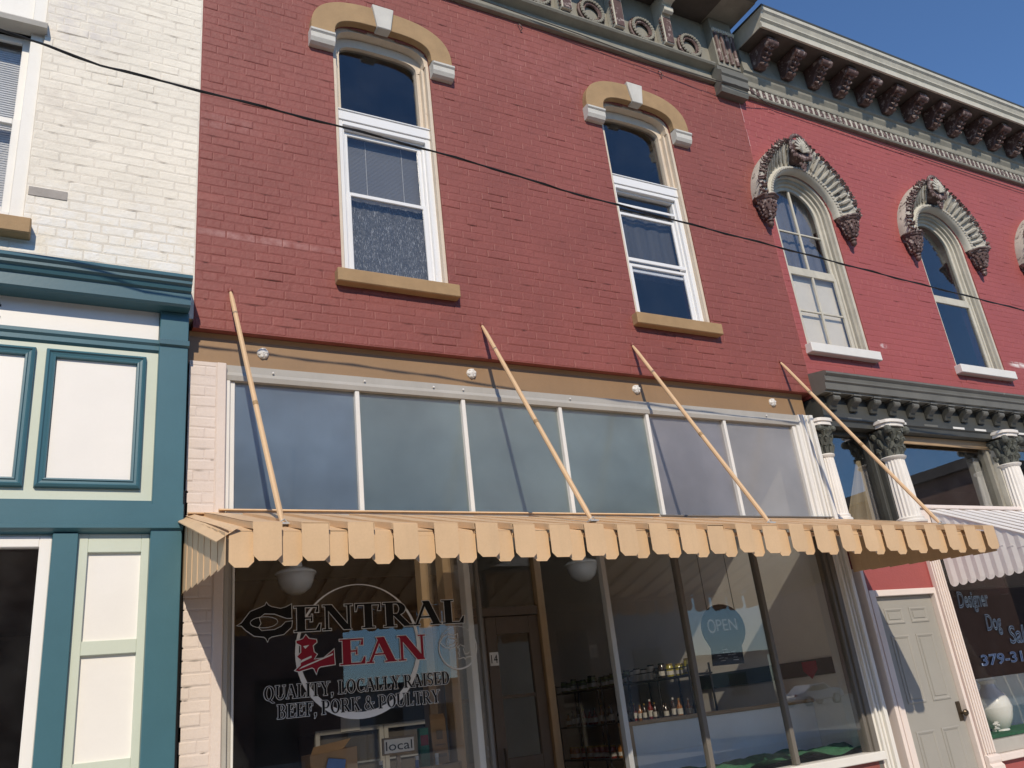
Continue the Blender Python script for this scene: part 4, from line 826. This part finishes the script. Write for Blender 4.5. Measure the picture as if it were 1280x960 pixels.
# street door to the upper floor
part('door_header', B(6.96, 8.0, .035, .16, 2.205, 2.86), 'rose_paint', PB)
dc = part('door_casing', MB().box(6.995, 7.075, -.0, .14, 0, 2.205).box(7.945, 7.982, .0, .14, 0, 2.205).box(7.075, 7.945, .001, .139, 2.145, 2.204), 'blush', PB, .004)
part('casing_strip', B(6.955, 6.985, .005, .14, 0, 2.30), 'rose_paint', dc); part('casing_edge', MB().box(6.905, 6.95, -.03, .14, 0, 2.42), 'blush', dc, .004); part('casing_strip', B(7.983, 7.999, .03, .14, 0, 2.86), 'rose_paint', dc)
dr = part('door', B(7.08, 7.94, .055, .10, .1, 2.14), 'door_grey', PB)
for z0, z1 in ((1.885, 2.03), (1.16, 1.775), (.33, .92)):
    for x0, x1 in ((7.20, 7.46), (7.56, 7.82)):
        p = part('door_panel', moulding_frame(x0, x1, z0, z1, [(0, .001), (0, -.006), (.012, -.009), (.028, -.003), (.03, .001)], .055), 'door_grey', dr)
        part('panel_field', B(x0+.045, x1-.045, .049, .054, z0+.04, z1-.04), 'door_grey', dr, .004)
lk = part('lock_plate', B(7.862, 7.925, .046, .0545, .95, 1.125), 'bronze', dr, .004); part('door_knob', MB().lathe((0, 0, 0), [(.012, 0), (.012, .03), (.03, .04), (.032, .055), (.02, .068)], 14), 'bronze', lk, 0, True)
k_ = lk.children[-1]; k_.rotation_euler = (R_(90), 0, 0); k_.location = (7.905, .048, 1.02)
pl = part('pilaster', B(8.0, 8.155, -.015, .15, .36, 2.84), 'blush', PB, .004)
for k in range(4): part('fillet', B(8.011+k*.037, 8.011+k*.037+.021, -.034, -.0152, .64, 2.83), 'blush', pl, .005)
part('pilaster_base', MB().run([(.0, .36), (-.07, .36), (-.075, .44), (-.05, .46), (-.06, .49), (-.06, .53), (-.035, .55), (-.045, .575), (-.045, .61), (-.03, .625), (0, .63)], 7.985, 8.175), 'blush', pl); part('pilaster_plinth', B(7.98, 8.185, -.08, .15, 0, .358), 'blush', pl, .005)
rw = part('shop_window', frame(8.156, 11.2, .62, 2.86, .02, .12, .035, .115), 'grey_trim', PB, .004)
link('pane', B(8.185, 11.17, .062, .068, .73, 2.83).mesh('pane', 'glass'), rw)
part('window_sill', B(8.18, 11.3, -.045, .12, .555, .618), 'blush', PB, .005); part('bulkhead', B(8.156, 11.2, .01, .1, 0, .553), 'rose_paint', PB); part('end_wall', B(11.2, 14.2, .0, .2, 0, 2.86), 'rose_paint', PB)
part('window_lettering', wall_text('Designer', 8.35, 1.995, .055, .23, .0058, .25, width=.52), 'steel_vinyl', rw)
part('window_lettering', wall_text('Dog', 8.70, 1.75, .055, .23, .0058, .25, width=.27), 'steel_vinyl', rw); part('window_lettering', wall_text('Sal', 9.02, 1.60, .055, .25, .0058, .25, width=.30), 'steel_vinyl', rw)
part('phone_lettering', wall_text('379-31', 8.44, 1.415, .056, .145, 0, .1, width=.72), 'blue_vinyl', rw); part('phone_lettering_rim', wall_text('379-31', 8.44, 1.415, .054, .145, .0038, .1, width=.72), 'paleblue_vinyl', rw)
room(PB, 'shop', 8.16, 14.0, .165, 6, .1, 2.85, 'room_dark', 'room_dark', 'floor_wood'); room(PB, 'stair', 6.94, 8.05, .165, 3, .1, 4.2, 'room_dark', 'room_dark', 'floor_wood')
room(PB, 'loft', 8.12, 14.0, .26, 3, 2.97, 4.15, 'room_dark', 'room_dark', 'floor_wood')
part('display_floor', B(8.165, 11.1, .13, .75, .60, .735), 'room_dark', PB); part('display_back', B(8.165, 11.1, .75, .78, .6, 1.28), 'room_wall', PB)

# ================================================================== white scalloped awning over the right shop
WA = thing('white_awning', 'white metal awning with scalloped end strips over the right shop window', 'awning', (9.6, -.5, 2.2))
def roofz(y): return 2.985 + (y+.08)*.50          # falls towards the street
tab = None
for k in range(11):
    y1 = -.085-k*.098; y0 = y1-.098; n = 8; zt0, zt1 = roofz(y0)-.006, roofz(y1)-.006; m = MB(); pts = [(y1, zt1), (y1, 2.235)]
    for j in range(1, n): q = math.pi*j/n; pts.append(((y0+y1)/2+.049*math.cos(q), 2.235-.05*math.sin(q)))
    pts += [(y0, 2.235), (y0, zt0)]
    a = [(8.115-.007*math.sin(math.pi*(p[0]-y0)/.098), p[0], p[1]) for p in pts]; nn = len(a)
    mid = [(8.115-.007, (y0+y1)/2, (zt0+zt1)/2), (8.115-.007, (y0+y1)/2, 2.235)]
    m.add(a+[(x+.012, y, z) for x, y, z in a]+mid, [])
    b0 = 2*nn; m.f += [(0, 1, b0+1, b0), (b0, b0+1, nn-2, nn-1), tuple([b0+1]+list(range(1, nn-1)))] + [tuple(range(2*nn-1, nn-1, -1))] + [(i, i+nn, (i+1) % nn+nn, (i+1) % nn) for i in range(nn)]
    t = part('end_strip', m, 'awn_white', WA)
    part('strip_crease', B(8.1065, 8.110, y0+.02, y1-.02, (zt0+2.24)/2+.03, (zt0+2.24)/2+.036), 'awn_white', t)
tp = [(-.07, 2.99), (-1.17, 2.44), (-1.17, 2.24)]
for k in range(26):
    x0 = 8.12+k*.12; u = .012 if k % 2 else 0
    part('roof_strip', MB().run([(tp[0][0], tp[0][1]+u), (tp[1][0]-u, tp[1][1]+u), (tp[2][0]-u, tp[2][1]), (tp[2][0]-u+.006, tp[2][1]), (tp[1][0]-u+.006, tp[1][1]+u-.006), (tp[0][0], tp[0][1]+u-.008)], x0, x0+(.128 if k % 2 else .118)), 'awn_white', WA)
part('edge_rail', MB().tube([(8.11, -.075, 2.985), (8.11, -1.17, 2.437)], .012, 6), 'awn_white', WA)

# ================================================================== tan awning on four hanger rods
TA = thing('tan_awning', 'tan metal strip awning hung on four rods over the middle shopfront', 'awning', (3.82, -.7, 2.28))
AX0, NS = .79, 50; PW = (6.85-AX0)/NS
def slat_profile(u, th):
    top = [(-.0, 2.885+u*.6), (-.4, 2.762+u), (-.8, 2.646+u), (-1.2, 2.528+u), (-1.442-u*1.1, 2.452+u)]
    return top + [(y, z-th) for y, z in top[::-1]]
def slat_mesh(raised):
    w_ = PW*.60 if raised else PW*.52; u = .032 if raised else 0; m = MB().run(slat_profile(u, .004), -w_, w_)
    for sx in (-1, 1):
        e = sx*w_; m.run([(y, z) for y, z in slat_profile(u, .004)[:5]]+[(y, z-(.036 if raised else .004)) for y, z in slat_profile(u, .004)[:5][::-1]], min(e, e-sx*.003), max(e, e-sx*.003))
    return m.mesh('slat', 'tan_awning')
def tab_mesh(raised):
    w_ = PW*.58 if raised else PW*.50; y = -1.478 if raised else -1.440; zt, zb = (2.482, 2.290) if raised else (2.450, 2.272); c = .028
    m = MB().prism([(-w_, zt), (-w_, zb+c), (-w_+c, zb), (w_-c, zb), (w_, zb+c), (w_, zt)], y-.002, y+.002)
    return m.mesh('valance_tab', 'tan_awning', .0008)
SM, TM = [slat_mesh(False), slat_mesh(True)], [tab_mesh(False), tab_mesh(True)]
rg = random.Random(4)
for i in range(NS):
    k = i % 2; x = AX0+PW*(i+.5)
    s = link('slat', SM[k], TA); s.location = Vector(s.location)+Vector((x, 0, rg.uniform(-.003, .003)))
    t = bpy.data.objects.new('valance_tab', TM[k]); COL.objects.link(t); t.parent = s; t.location = (rg.uniform(-.003, .003), rg.uniform(-.003, .003), rg.uniform(-.004, .002)); t.rotation_euler = (rg.gauss(0, .0012), rg.gauss(0, .0014), rg.gauss(0, .0014))
for xe, sg in ((AX0-.012, -1), (6.858, 1)):
    n = 14
    for k in range(n):
        y1 = -k*1.445/n+.004; y0 = y1-1.445/n-.008; off = xe+sg*(.003 if k % 2 else 0)
        zb = 2.385-.008*k-(0 if k % 2 else .004); zt1, zt0 = 2.872+y1*.300, 2.872+y0*.300
        part('end_panel', MB().prism([(y1, zt1), (y1, zb), (y0, zb-.002), (y0, zt0)], off-.0015, off+.0015, 'x'), 'tan_awning', TA)
part('end_flap', MB().add([(AX0-.06, .0, 2.855), (AX0+.05, .0, 2.895), (AX0+.05, -1.47, 2.462), (AX0-.055, -1.44, 2.395), (AX0-.06, -.0, 2.849), (AX0-.055, -1.44, 2.389)], [(0, 1, 2, 3), (4, 0, 3, 5)]), 'tan_awning', TA)
part('front_bar', MB().tube([(AX0, -1.425, 2.425), (6.84, -1.425, 2.425)], .014, 8), 'tan_awning', TA)
for x in (.82, 2.35, 3.85, 5.35, 6.82): part('rafter', MB().tube([(x, -.0, 2.86), (x, -1.425, 2.425)], .012, 6), 'tan_awning', TA)
part('wall_flashing', MB().run([(.0, 2.93), (-.045, 2.922), (-.05, 2.912), (-.02, 2.912), (0, 2.915)], .99, 4.6), 'tan_awning', TA)
part('wall_flashing', MB().run([(.0, 2.925), (-.04, 2.916), (-.045, 2.905), (0, 2.908)], 4.62, 6.72), 'alu_dark', TA)
part('wall_flashing', MB().run([(.0, 2.905), (-.03, 2.90), (-.03, 2.892), (0, 2.892)], .80, .985), 'tan_awning', TA)
for (x0, z0), (x1, z1) in zip(((1.05, 4.552), (3.099, 4.537), (4.658, 4.527), (6.547, 4.548)), ((1.113, 2.545), (3.10, 2.572), (4.654, 2.565), (6.60, 2.565))):
    a, b = Vector((x0, -.004, z0)), Vector((x1, -1.2, z1)); P = lambda t: a+(b-a)*t
    r = part('hanger_rod', MB().tube([P(0), P(.02), P(.05), P(.5), P(.96), P(1)], [.010, .013, .017, .017, .017, .011], 8), 'tan_awning', TA, 0, True)
    part('rod_coupling', MB().tube([P(.555), P(.565), P(.57)], .0185, 8), 'tan_stone', r)
    part('wall_eye', MB().ball((x0, -.008, z0+.008), .018, (1, .8, 1.2), 8, 5), 'red_paint', r)
    part('rod_foot', MB().box(x1-.03, x1+.03, -1.235, -1.185, z1-.012, z1-.002).tube([(x1-.025, -1.205, z1-.002), (x1+.01, -1.205, z1+.022), (x1+.03, -1.20, z1+.002)], .004, 5), 'alu', r)

# ================================================================== cables
CPX = [(-9, 5.95), (-5, 5.62), (-2.5, 5.44), (-.447, 5.303), (-.209, 5.277), (.062, 5.222), (.615, 5.207), (1.255, 5.185), (1.494, 5.179), (2.178, 5.148), (2.775, 5.105), (3.176, 5.062), (4.306, 5.007), (5.634, 4.952), (6.99, 4.894), (8.868, 4.826), (11, 4.78), (15, 4.75)]
ca = []
for (xa, za), (xb, zb) in zip(CPX[:-1], CPX[1:]):
    n = max(2, int((xb-xa)/.12))
    for k in range(n): t = k/n; ca.append((xa+(xb-xa)*t, za+(zb-za)*t))
cb = thing('service_cable', 'black overhead service cable slung across all three fronts', 'cable', (3.2, -1.3, 5.06))
part('strand', MB().tube([(x, -1.3, z) for x, z in ca], .0065, 6), 'cable', cb); part('strand', MB().tube([(x, -1.3+.0075*math.cos(x*9), z+.0075*math.sin(x*9)) for x, z in ca], .005, 5), 'cable', cb)
solo('wall_wire', MB().tube([(.9, -.075, 8.235), (3.4, -.075, 8.215), (4.6, -.085, 8.17), (5.6, -.08, 8.12), (6.5, -.13, 8.09), (6.75, -.16, 8.085), (6.99, -.15, 8.075), (7.4, -.04, 8.07), (8.3, -.03, 8.045), (9.4, -.03, 8.02), (10.6, -.03, 8.0), (12, -.03, 7.985), (14, -.03, 7.97)], .006, 6), 'wire_grey', 'thin dark wire stapled along the brick just under the cornices', 'wire')
for i, (x, z) in enumerate(((3.9, 8.08), (5.72, 8.05))):
    solo('iron_hook', MB().tube([(x, 0, z+.03), (x, -.03, z+.02), (x+.012, -.04, z-.01), (x+.03, -.03, z-.03), (x+.02, -.01, z-.05)], .006, 6), 'iron_maroon', ('rusty iron hook in the red brick between the two windows', 'rusty iron hook in the red brick above the right window')[i], 'hook')

# ================================================================== things inside the middle shop
def pendant(x, y, z, label):
    p = thing('pendant_lamp', label, 'lamp', (x, y, z), 'white globe lamps in the middle shop')
    part('glass_shade', MB().lathe((x, y, z), [(.055, .16), (.06, .12), (.12, .10), (.178, .075), (.185, .055), (.165, .04), (.155, -.01), (.13, -.07), (.08, -.11), (.04, -.125), (.005, -.128)], 28), 'globe', p, 0, True)
    part('fitter', MB().lathe((x, y, z), [(.05, .16), (.06, .19), (.03, .22), (.012, .23)], 16), 'iron_black', p, 0, True); part('stem', MB().tube([(x, y, z+.23), (x, y, 4.05)], .009, 6), 'iron_black', p)
pendant(2.02, 2.0, 2.80, 'white globe lamp hanging behind the lettered left window'); pendant(5.09, 2.0, 2.83, 'white globe lamp hanging behind the plain right window')
rk = thing('shelf_rack', 'black metal shelf rack of jars and bottles along the shop side wall', 'shelf', (6.45, 3.4, .1))
for y in (2.05, 2.62, 3.2, 3.8, 4.35, 4.92):
    for x in (6.32, 6.62): part('post', MB().tube([(x, y, .1), (x, y, 1.78)], .012, 6), 'iron_black', rk)
for z in (.45, .85, 1.25, 1.68): part('shelf', B(6.30, 6.64, 2.03, 4.94, z-.02, z), 'iron_black', rk, .004); 
part('rail', MB().tube([(6.31, 2.04, 1.76), (6.31, 4.93, 1.76)], .006, 5), 'iron_black', rk)
def jar(x, y, z, r, h, body, lid, label, group, name='jar'):
    j = thing(name, label, name, (x, y, z), group)
    if name == 'bottle': pr = [(r*.9, 0), (r, .01), (r, h*.55), (r*.4, h*.72), (r*.36, h*.9)]
    else: pr = [(r*.92, 0), (r, .012), (r, h*.78), (r*.8, h*.86), (r*.8, h*.9)]
    part('body', MB().lathe((x, y, z+.001), pr, 10), body, j, 0, True)
    part('lid', MB().lathe((x, y, z), [(pr[-1][0]*1.1, h*.9), (pr[-1][0]*1.1, h)], 10), lid, j); part('label_band', MB().lathe((x, y, z), [(r*1.02, h*.15), (r*1.02, h*.45)], 10), 'label_white', j)
rg = random.Random(8)
ORD = ['first', 'second', 'third', 'fourth', 'fifth', 'sixth', 'seventh', 'eighth', 'ninth', 'tenth', 'eleventh', 'twelfth', 'thirteenth', 'fourteenth', 'fifteenth', 'sixteenth', 'seventeenth', 'eighteenth', 'nineteenth', 'twentieth']
def nth(i): return ORD[i] if i < 20 else 'twenty-'+ORD[i-20] if i < 29 else 'thirtieth'
y, i = 2.12, 0
while y < 4.85:
    k = 'yellow' if y < 2.55 else 'dark' if y < 2.75 else 'white' if y < 3.3 else 'green'
    jar(6.40+rg.uniform(-.03, .03), y, 1.68, .045, rg.uniform(.12, .17), {'yellow': 'jar_yellow', 'dark': 'jar_dark', 'white': 'label_white', 'green': 'jar_green'}[k], 'iron_black' if k != 'yellow' else 'cap_gold',
        {'yellow': 'jar of yellow pickles', 'dark': 'dark jar', 'white': 'white labelled jar', 'green': 'dim greenish jar'}[k]+', %s from the street on the rack top shelf' % nth(i), 'jars on the rack top shelf')
    y += rg.uniform(.105, .14); i += 1
y, i = 2.10, 0
while y < 4.85:
    c = rg.choice(['amber', 'red', 'dark'])
    jar(6.40+rg.uniform(-.04, .04), y, 1.25, .032, rg.uniform(.16, .23), 'jar_'+c, rg.choice(['lid_white', 'cap_gold', 'iron_black']),
        'small %s sauce bottle, %s from the street on the rack middle shelf' % (c, nth(i)), 'sauce bottles on the rack middle shelf', 'bottle'); y += rg.uniform(.08, .115); i += 1
y, i = 3.3, 0
while y < 4.85:
    jar(6.40+rg.uniform(-.04, .04), y, .85, .05, .15, rg.choice(['jar_red', 'jar_amber']), 'cap_gold', 'reddish jar, %s from the street on the low shelf of the rack' % nth(i), 'reddish jars on the low shelf'); y += rg.uniform(.12, .16); i += 1
ws = thing('wall_banner', 'dark green sign board along the pale side wall with a red shield', 'sign', (6.65, 1.3, 1.5))
part('board', B(6.640, 6.659, .26, 2.36, 1.505, 1.655), 'green_strip', ws, .002)
part('shield', MB().prism([(.52, 1.64), (.70, 1.64), (.70, 1.56), (.61, 1.48), (.52, 1.56)], 6.632, 6.639, 'x'), 'red_vinyl', ws)
pn = thing('display_partition', 'pale blue grey low partition with wood trim behind the right window display', 'partition', (5.5, .7, .1))
part('panel', B(4.50, 6.655, .69, .72, .12, 1.27), 'panel_pale', pn); part('cap_rail', B(4.40, 6.655, .665, .745, 1.272, 1.305), 'tan_wood', pn, .004); part('end_post', B(4.40, 4.50, .67, .74, .101, 1.271), 'tan_wood', pn, .004)
m = MB(); nx, ny = 40, 10; vs = []
for i in range(nx+1):
    for j in range(ny+1): vs.append((4.06+2.58*i/nx, .13+.55*j/ny, .872+.022*math.sin(i*.7+j)+.018*math.sin(i*.31-j*.8)))
m.add(vs, [(i*(ny+1)+j, (i+1)*(ny+1)+j, (i+1)*(ny+1)+j+1, i*(ny+1)+j+1) for i in range(nx) for j in range(ny)])
m.add([(x, y, .8) for x, y in ((4.06, .13), (6.64, .13), (6.64, .68), (4.06, .68))], [(3, 2, 1, 0)])
o = solo('turf_mat', m, 'turf', 'rumpled green artificial turf on the floor of the right window display', 'turf'); 
part('display_deck', B(4.02, 6.65, .10, .69, .70, .80), 'floor_wood', RB); part('display_deck', B(1.06, 2.82, .11, 1.5, .70, .82), 'floor_wood', RB)
OS = thing('open_sign', 'dark bulb shaped board reading OPEN hung on two cords in the window', 'sign', (5.21, .15, 1.67))
hd = [(5.235+.245*math.cos(R_(a)), 1.965+.205*math.sin(R_(a))) for a in range(-40, 221, 12)]
part('board', MB().prism(hd+[(5.055, 1.81), (5.04, 1.665), (5.39, 1.665), (5.40, 1.81)], .145, .157), 'chalkboard', OS, .002)
lo = wall_text('O', 5.055, 1.93, .143, .17, 0, 0, .62, width=.09); part('lettering', lo, 'chalk', OS); part('lettering', wall_text('PEN', 5.155, 1.945, .143, .14, 0, 0, .5, width=.23), 'chalk', OS)
m = MB(); rg = random.Random(2)
for k in range(16): x = 5.10+rg.uniform(0, .18); z = 1.70+.022*(k % 5); m.tube([(x, .143, z), (x+rg.uniform(.02, .06), .143, z+rg.uniform(-.004, .006))], .0016, 4)
part('chalk_scribble', m, 'chalk', OS)['kind'] = 'stuff'
for x in (5.09, 5.40): part('cord', MB().tube([(x, .151, 2.08), (x, .151, 2.87)], .003, 5), 'iron_black', OS)
# left window display
cr = thing('display_crate', 'dark wooden crate holding bottles behind the left window', 'crate', (2.45, .5, .82))
for k in range(3): part('board', B(2.16, 2.76, .40, .415, .83+k*.125, .945+k*.125), 'sign_wood', cr, .003)
parts('end_board', [(2.145, 2.159, .40, .66, .82, 1.20), (2.761, 2.775, .40, .66, .82, 1.20)], 'sign_wood', cr, .003); part('bottom_board', B(2.16, 2.76, .416, .66, .99, 1.005), 'sign_wood', cr)
for x, b, l, lab in ((2.21, 'jar_dark', 'lid_white', 'dark bottle with white cap under the local sign, leftmost'), (2.345, 'jar_amber', 'lid_white', 'amber bottle with white cap, second from left in the crate'), (2.48, 'blue_print', 'lid_white', 'blue labelled bottle with pale cap in the crate'), (2.635, 'label_white', 'lid_white', 'white labelled bottle at the right end of the crate')):
    jar(x, .52, 1.006, .036, .262, b, l, lab, 'bottles in the window crate', 'bottle')
ls = thing('local_sign', 'small weathered wooden sign reading local in the left window', 'sign', (2.29, .385, 1.30))
part('plank', B(2.175, 2.42, .375, .392, 1.30, 1.412), 'sign_wood', ls, .003); part('face', B(2.188, 2.407, .3715, .3745, 1.312, 1.400), 'paper', ls); part('lettering', wall_text('local', 2.198, 1.328, .3705, .085, 0, 0, 1, width=.195), 'black', ls)
part('stake', B(2.28, 2.31, .3935, .40, 1.19, 1.31), 'sign_wood', ls)
bg = thing('paper_bag', 'tall brown paper bag with dark print standing on the crate end', 'bag', (2.69, .58, 1.2))
part('bag_body', MB().add([(2.625, .55, 1.205), (2.745, .55, 1.205), (2.745, .63, 1.205), (2.625, .63, 1.205), (2.625, .575, 1.50), (2.745, .575, 1.50), (2.742, .59, 1.535), (2.628, .59, 1.535)], [(0, 1, 5, 4), (1, 2, 6, 5), (2, 3, 7, 6), (3, 0, 4, 7), (4, 5, 6, 7), (0, 3, 2, 1)]), 'cardboard', bg)
part('print', MB().box(2.645, 2.725, .552, .5535, 1.32, 1.325).box(2.66, 2.71, .556, .5575, 1.36, 1.42).box(2.64, 2.73, .549, .5505, 1.24, 1.262), 'sign_wood', bg)['kind'] = 'stuff'
part('bag_base', B(2.62, 2.75, .545, .635, 1.195, 1.205), 'cardboard', bg)
tn = thing('green_packet', 'narrow green packet beside the brown paper bag', 'packet', (2.56, .58, 1.2)); part('box', B(2.53, 2.60, .56, .61, 1.006, 1.45), 'green_print', tn, .003); part('wrapper_label', B(2.535, 2.595, .5575, .5595, 1.33, 1.40), 'jar_red', tn)
cx = thing('cardboard_box', 'opened cardboard box with blue print at the left of the window display', 'box', (1.85, .5, .82))
part('carton', MB().add([(1.70, .42, .82), (2.0, .40, .82), (2.0, .62, .82), (1.70, .64, .82), (1.68, .42, 1.36), (2.0, .40, 1.385), (2.0, .62, 1.385), (1.68, .64, 1.36)], [(0, 1, 5, 4), (1, 2, 6, 5), (2, 3, 7, 6), (3, 0, 4, 7), (4, 5, 6, 7), (0, 3, 2, 1)]), 'cardboard', cx)
part('flap', MB().add([(1.68, .40, 1.362), (1.90, .39, 1.38), (1.92, .28, 1.44), (1.67, .29, 1.41), (1.68, .403, 1.359), (1.90, .393, 1.377), (1.92, .283, 1.437), (1.67, .293, 1.407)], [(0, 1, 2, 3), (7, 6, 5, 4), (0, 4, 5, 1), (1, 5, 6, 2), (2, 6, 7, 3), (3, 7, 4, 0)]), 'cardboard', cx); part('print', MB().prism([(1.76, 1.2), (1.90, 1.19), (1.92, 1.31), (1.80, 1.33)], .3985, .4015), 'blue_print', cx)
co = thing('display_cooler', 'dark glass fronted cooler with pale frame deep in the shop', 'cooler', (2.8, 3.3, .1))
part('body', B(2.46, 3.72, 3.06, 3.7, .101, 1.50), 'room_dark', co); part('door_frame', frame(2.45, 3.14, .14, 1.53, 3.01, 3.06, .045), 'grey_trim', co, .004); part('door_frame', frame(3.145, 3.73, .14, 1.53, 3.01, 3.06, .045), 'grey_trim', co, .004)
link('glass_door', B(2.49, 3.10, 3.03, 3.034, .18, 1.49).mesh('pane', 'glass'), co); 
for z in (.5, .85, 1.2): part('shelf', B(2.47, 3.71, 3.035, 3.058, z, z+.015), 'alu', co)
part('notice', B(2.70, 2.89, 3.0, 3.006, 1.50, 1.63), 'paper', co)
# right shop display
om = solo('window_turf', B(8.19, 11.0, .14, .70, .737, .765), 'turf', 'green turf strip along the bottom of the dog shop window', 'turf')
va = thing('pale_ornament', 'pale rounded ornament standing in the dog shop window', 'ornament', (8.95, .42, .765)); part('ornament_body', MB().lathe((8.97, .42, .765), [(.06, 0), (.10, .03), (.15, .12), (.175, .22), (.15, .34), (.08, .42), (.07, .46), (.10, .50)], 20), 'globe', va, 0, True); part('ornament_foot', MB().lathe((8.97, .42, .765), [(.09, 0), (.085, .02)], 16), 'globe', va)
for x, y, c, lab in ((8.52, .30, 'pink', 'small pink flower on the turf of the dog shop window'), (8.68, .26, 'lid_white', 'small white flower tuft on the turf of the dog shop window'), (8.47, .5, 'jar_dark', 'small dark flower tuft behind the pink flower')):
    fl = thing('flower_tuft', lab, 'flower', (x, y, .765), 'flowers in the dog shop window'); m = MB(); rg = random.Random(int(x*100))
    for k in range(12): a = rg.uniform(0, 6.28); m.ball((x+rg.uniform(0, .04)*math.cos(a), y+rg.uniform(0, .03)*math.sin(a), .80+rg.uniform(0, .07)), .018, (1, 1, .7), 6, 4)
    part('petals', m, c, fl)['kind'] = 'stuff'; part('stalk', MB().tube([(x, y, .764), (x, y, .81)], .008, 5), 'turf', fl)

# ================================================================== across the street (seen in the glass)
OB = thing('corner_brick_building', 'brown brick building across the street, mirrored in the right transom glass', 'building', (43, -20, 0))
part('wall', B(36, 50, -24.5, -16.5, 0, 9.5), 'far_brick', OB); part('cornice', B(35.7, 50.3, -24.8, -16.2, 9.5, 9.95), 'far_roof', OB)
for z in (1.2, 4.9):
    for x in (37.5, 40.5, 43.5, 46.5):
        f = part('window', B(x, x+1.2, -16.5, -16.44, z, z+2.0), 'far_window', OB); part('window_sill', B(x-.1, x+1.3, -16.5, -16.36, z-.15, z-.002), 'far_trim', f)
FB = thing('low_pale_building', 'low pale building far across the parking lot, seen only as reflection', 'building', (10, -58, 0))
part('wall', B(-30, 58, -66, -54, 0, 4.2), 'far_pale', FB); part('roof_edge', B(-30.3, 58.3, -66.3, -53.7, 4.2, 4.6), 'far_roof', FB)
for k in range(21): part('window', B(-27+k*4, -25+k*4, -54, -53.93, 1.1, 2.9), 'far_window', FB)
for nm, x0, x1, yy, hh, mm, lab in (('brick_store_building', -26, 7.2, -17, 7.6, 'far_brick', 'two storey brick store across the street, reflected dark in the left shop glass'), ('grey_store_building', 15.5, 18.7, -17, 7.2, 'far_pale', 'narrow grey two storey store across the street, reflected by the entry'), ('brick_warehouse', 73, 110, -58, 13, 'far_brick', 'tall brick warehouse behind the parked car, seen only in reflection')):
    q = thing(nm, lab, 'building', ((x0+x1)/2, yy-5, 0)); part('wall', B(x0, x1, yy-11, yy, 0, hh), mm, q); part('parapet', B(x0-.1, x1+.1, yy-11.1, yy+.15, hh, hh+.35), 'far_trim', q)
    xx = x0+1
    while xx < x1-1.4:
        for z in (1.0, 4.4):
            f = part('window', B(xx, xx+1.1, yy, yy+.05, z, z+2), 'far_window', q); part('window_sill', B(xx-.1, xx+1.2, yy, yy+.14, z-.14, z-.002), 'far_trim', f)
        xx += 2.3
cr = thing('parked_car', 'white sedan parked across the street, mirrored in the right shop window', 'car', (47.8, -40, -.04))
cxx, cyy, gz = 47.8, -40., -.04
side = [(-2.2, .35), (-2.25, .62), (-2.1, .82), (-1.45, .92), (-.75, 1.36), (.45, 1.40), (1.15, 1.02), (2.0, .92), (2.22, .70), (2.22, .35)]
part('body', MB().prism([(cxx+x, gz+z) for x, z in side], cyy-.85, cyy+.85), 'car_white', cr, .06)
for sy, nm in ((cyy+.852, 'side_window'), (cyy-.872, 'side_window')):
    part(nm, MB().prism([(cxx-1.25, gz+.95), (cxx-.70, gz+1.29), (cxx-.15, gz+1.32), (cxx-.15, gz+.95)], sy, sy+.02), 'car_glass', cr); part(nm, MB().prism([(cxx-.08, gz+.95), (cxx-.08, gz+1.32), (cxx+.42, gz+1.33), (cxx+.95, gz+.98)], sy, sy+.02), 'car_glass', cr)
for x in (-1.38, 1.38):
    for sy in (-1, 1):
        wy = cyy+sy*.80; m = MB().tube([(cxx+x, wy-.11, gz+.32), (cxx+x, wy+.11, gz+.32)], .32, 18); wl = part('wheel', m, 'tyre', cr); part('rim', MB().tube([(cxx+x, wy+sy*.10, gz+.32), (cxx+x, wy+sy*.118, gz+.32)], .20, 14), 'rim', wl)
for sy in (-.62, .62): part('headlight', MB().ball((cxx+2.16, cyy+sy, gz+.72), .12, (.6, 1.4, .7), 8, 5), 'lamp_lens', cr); part('tail_light', MB().ball((cxx-2.19, cyy+sy, gz+.74), .12, (.5, 1.3, .8), 8, 5), 'tail_lens', cr)
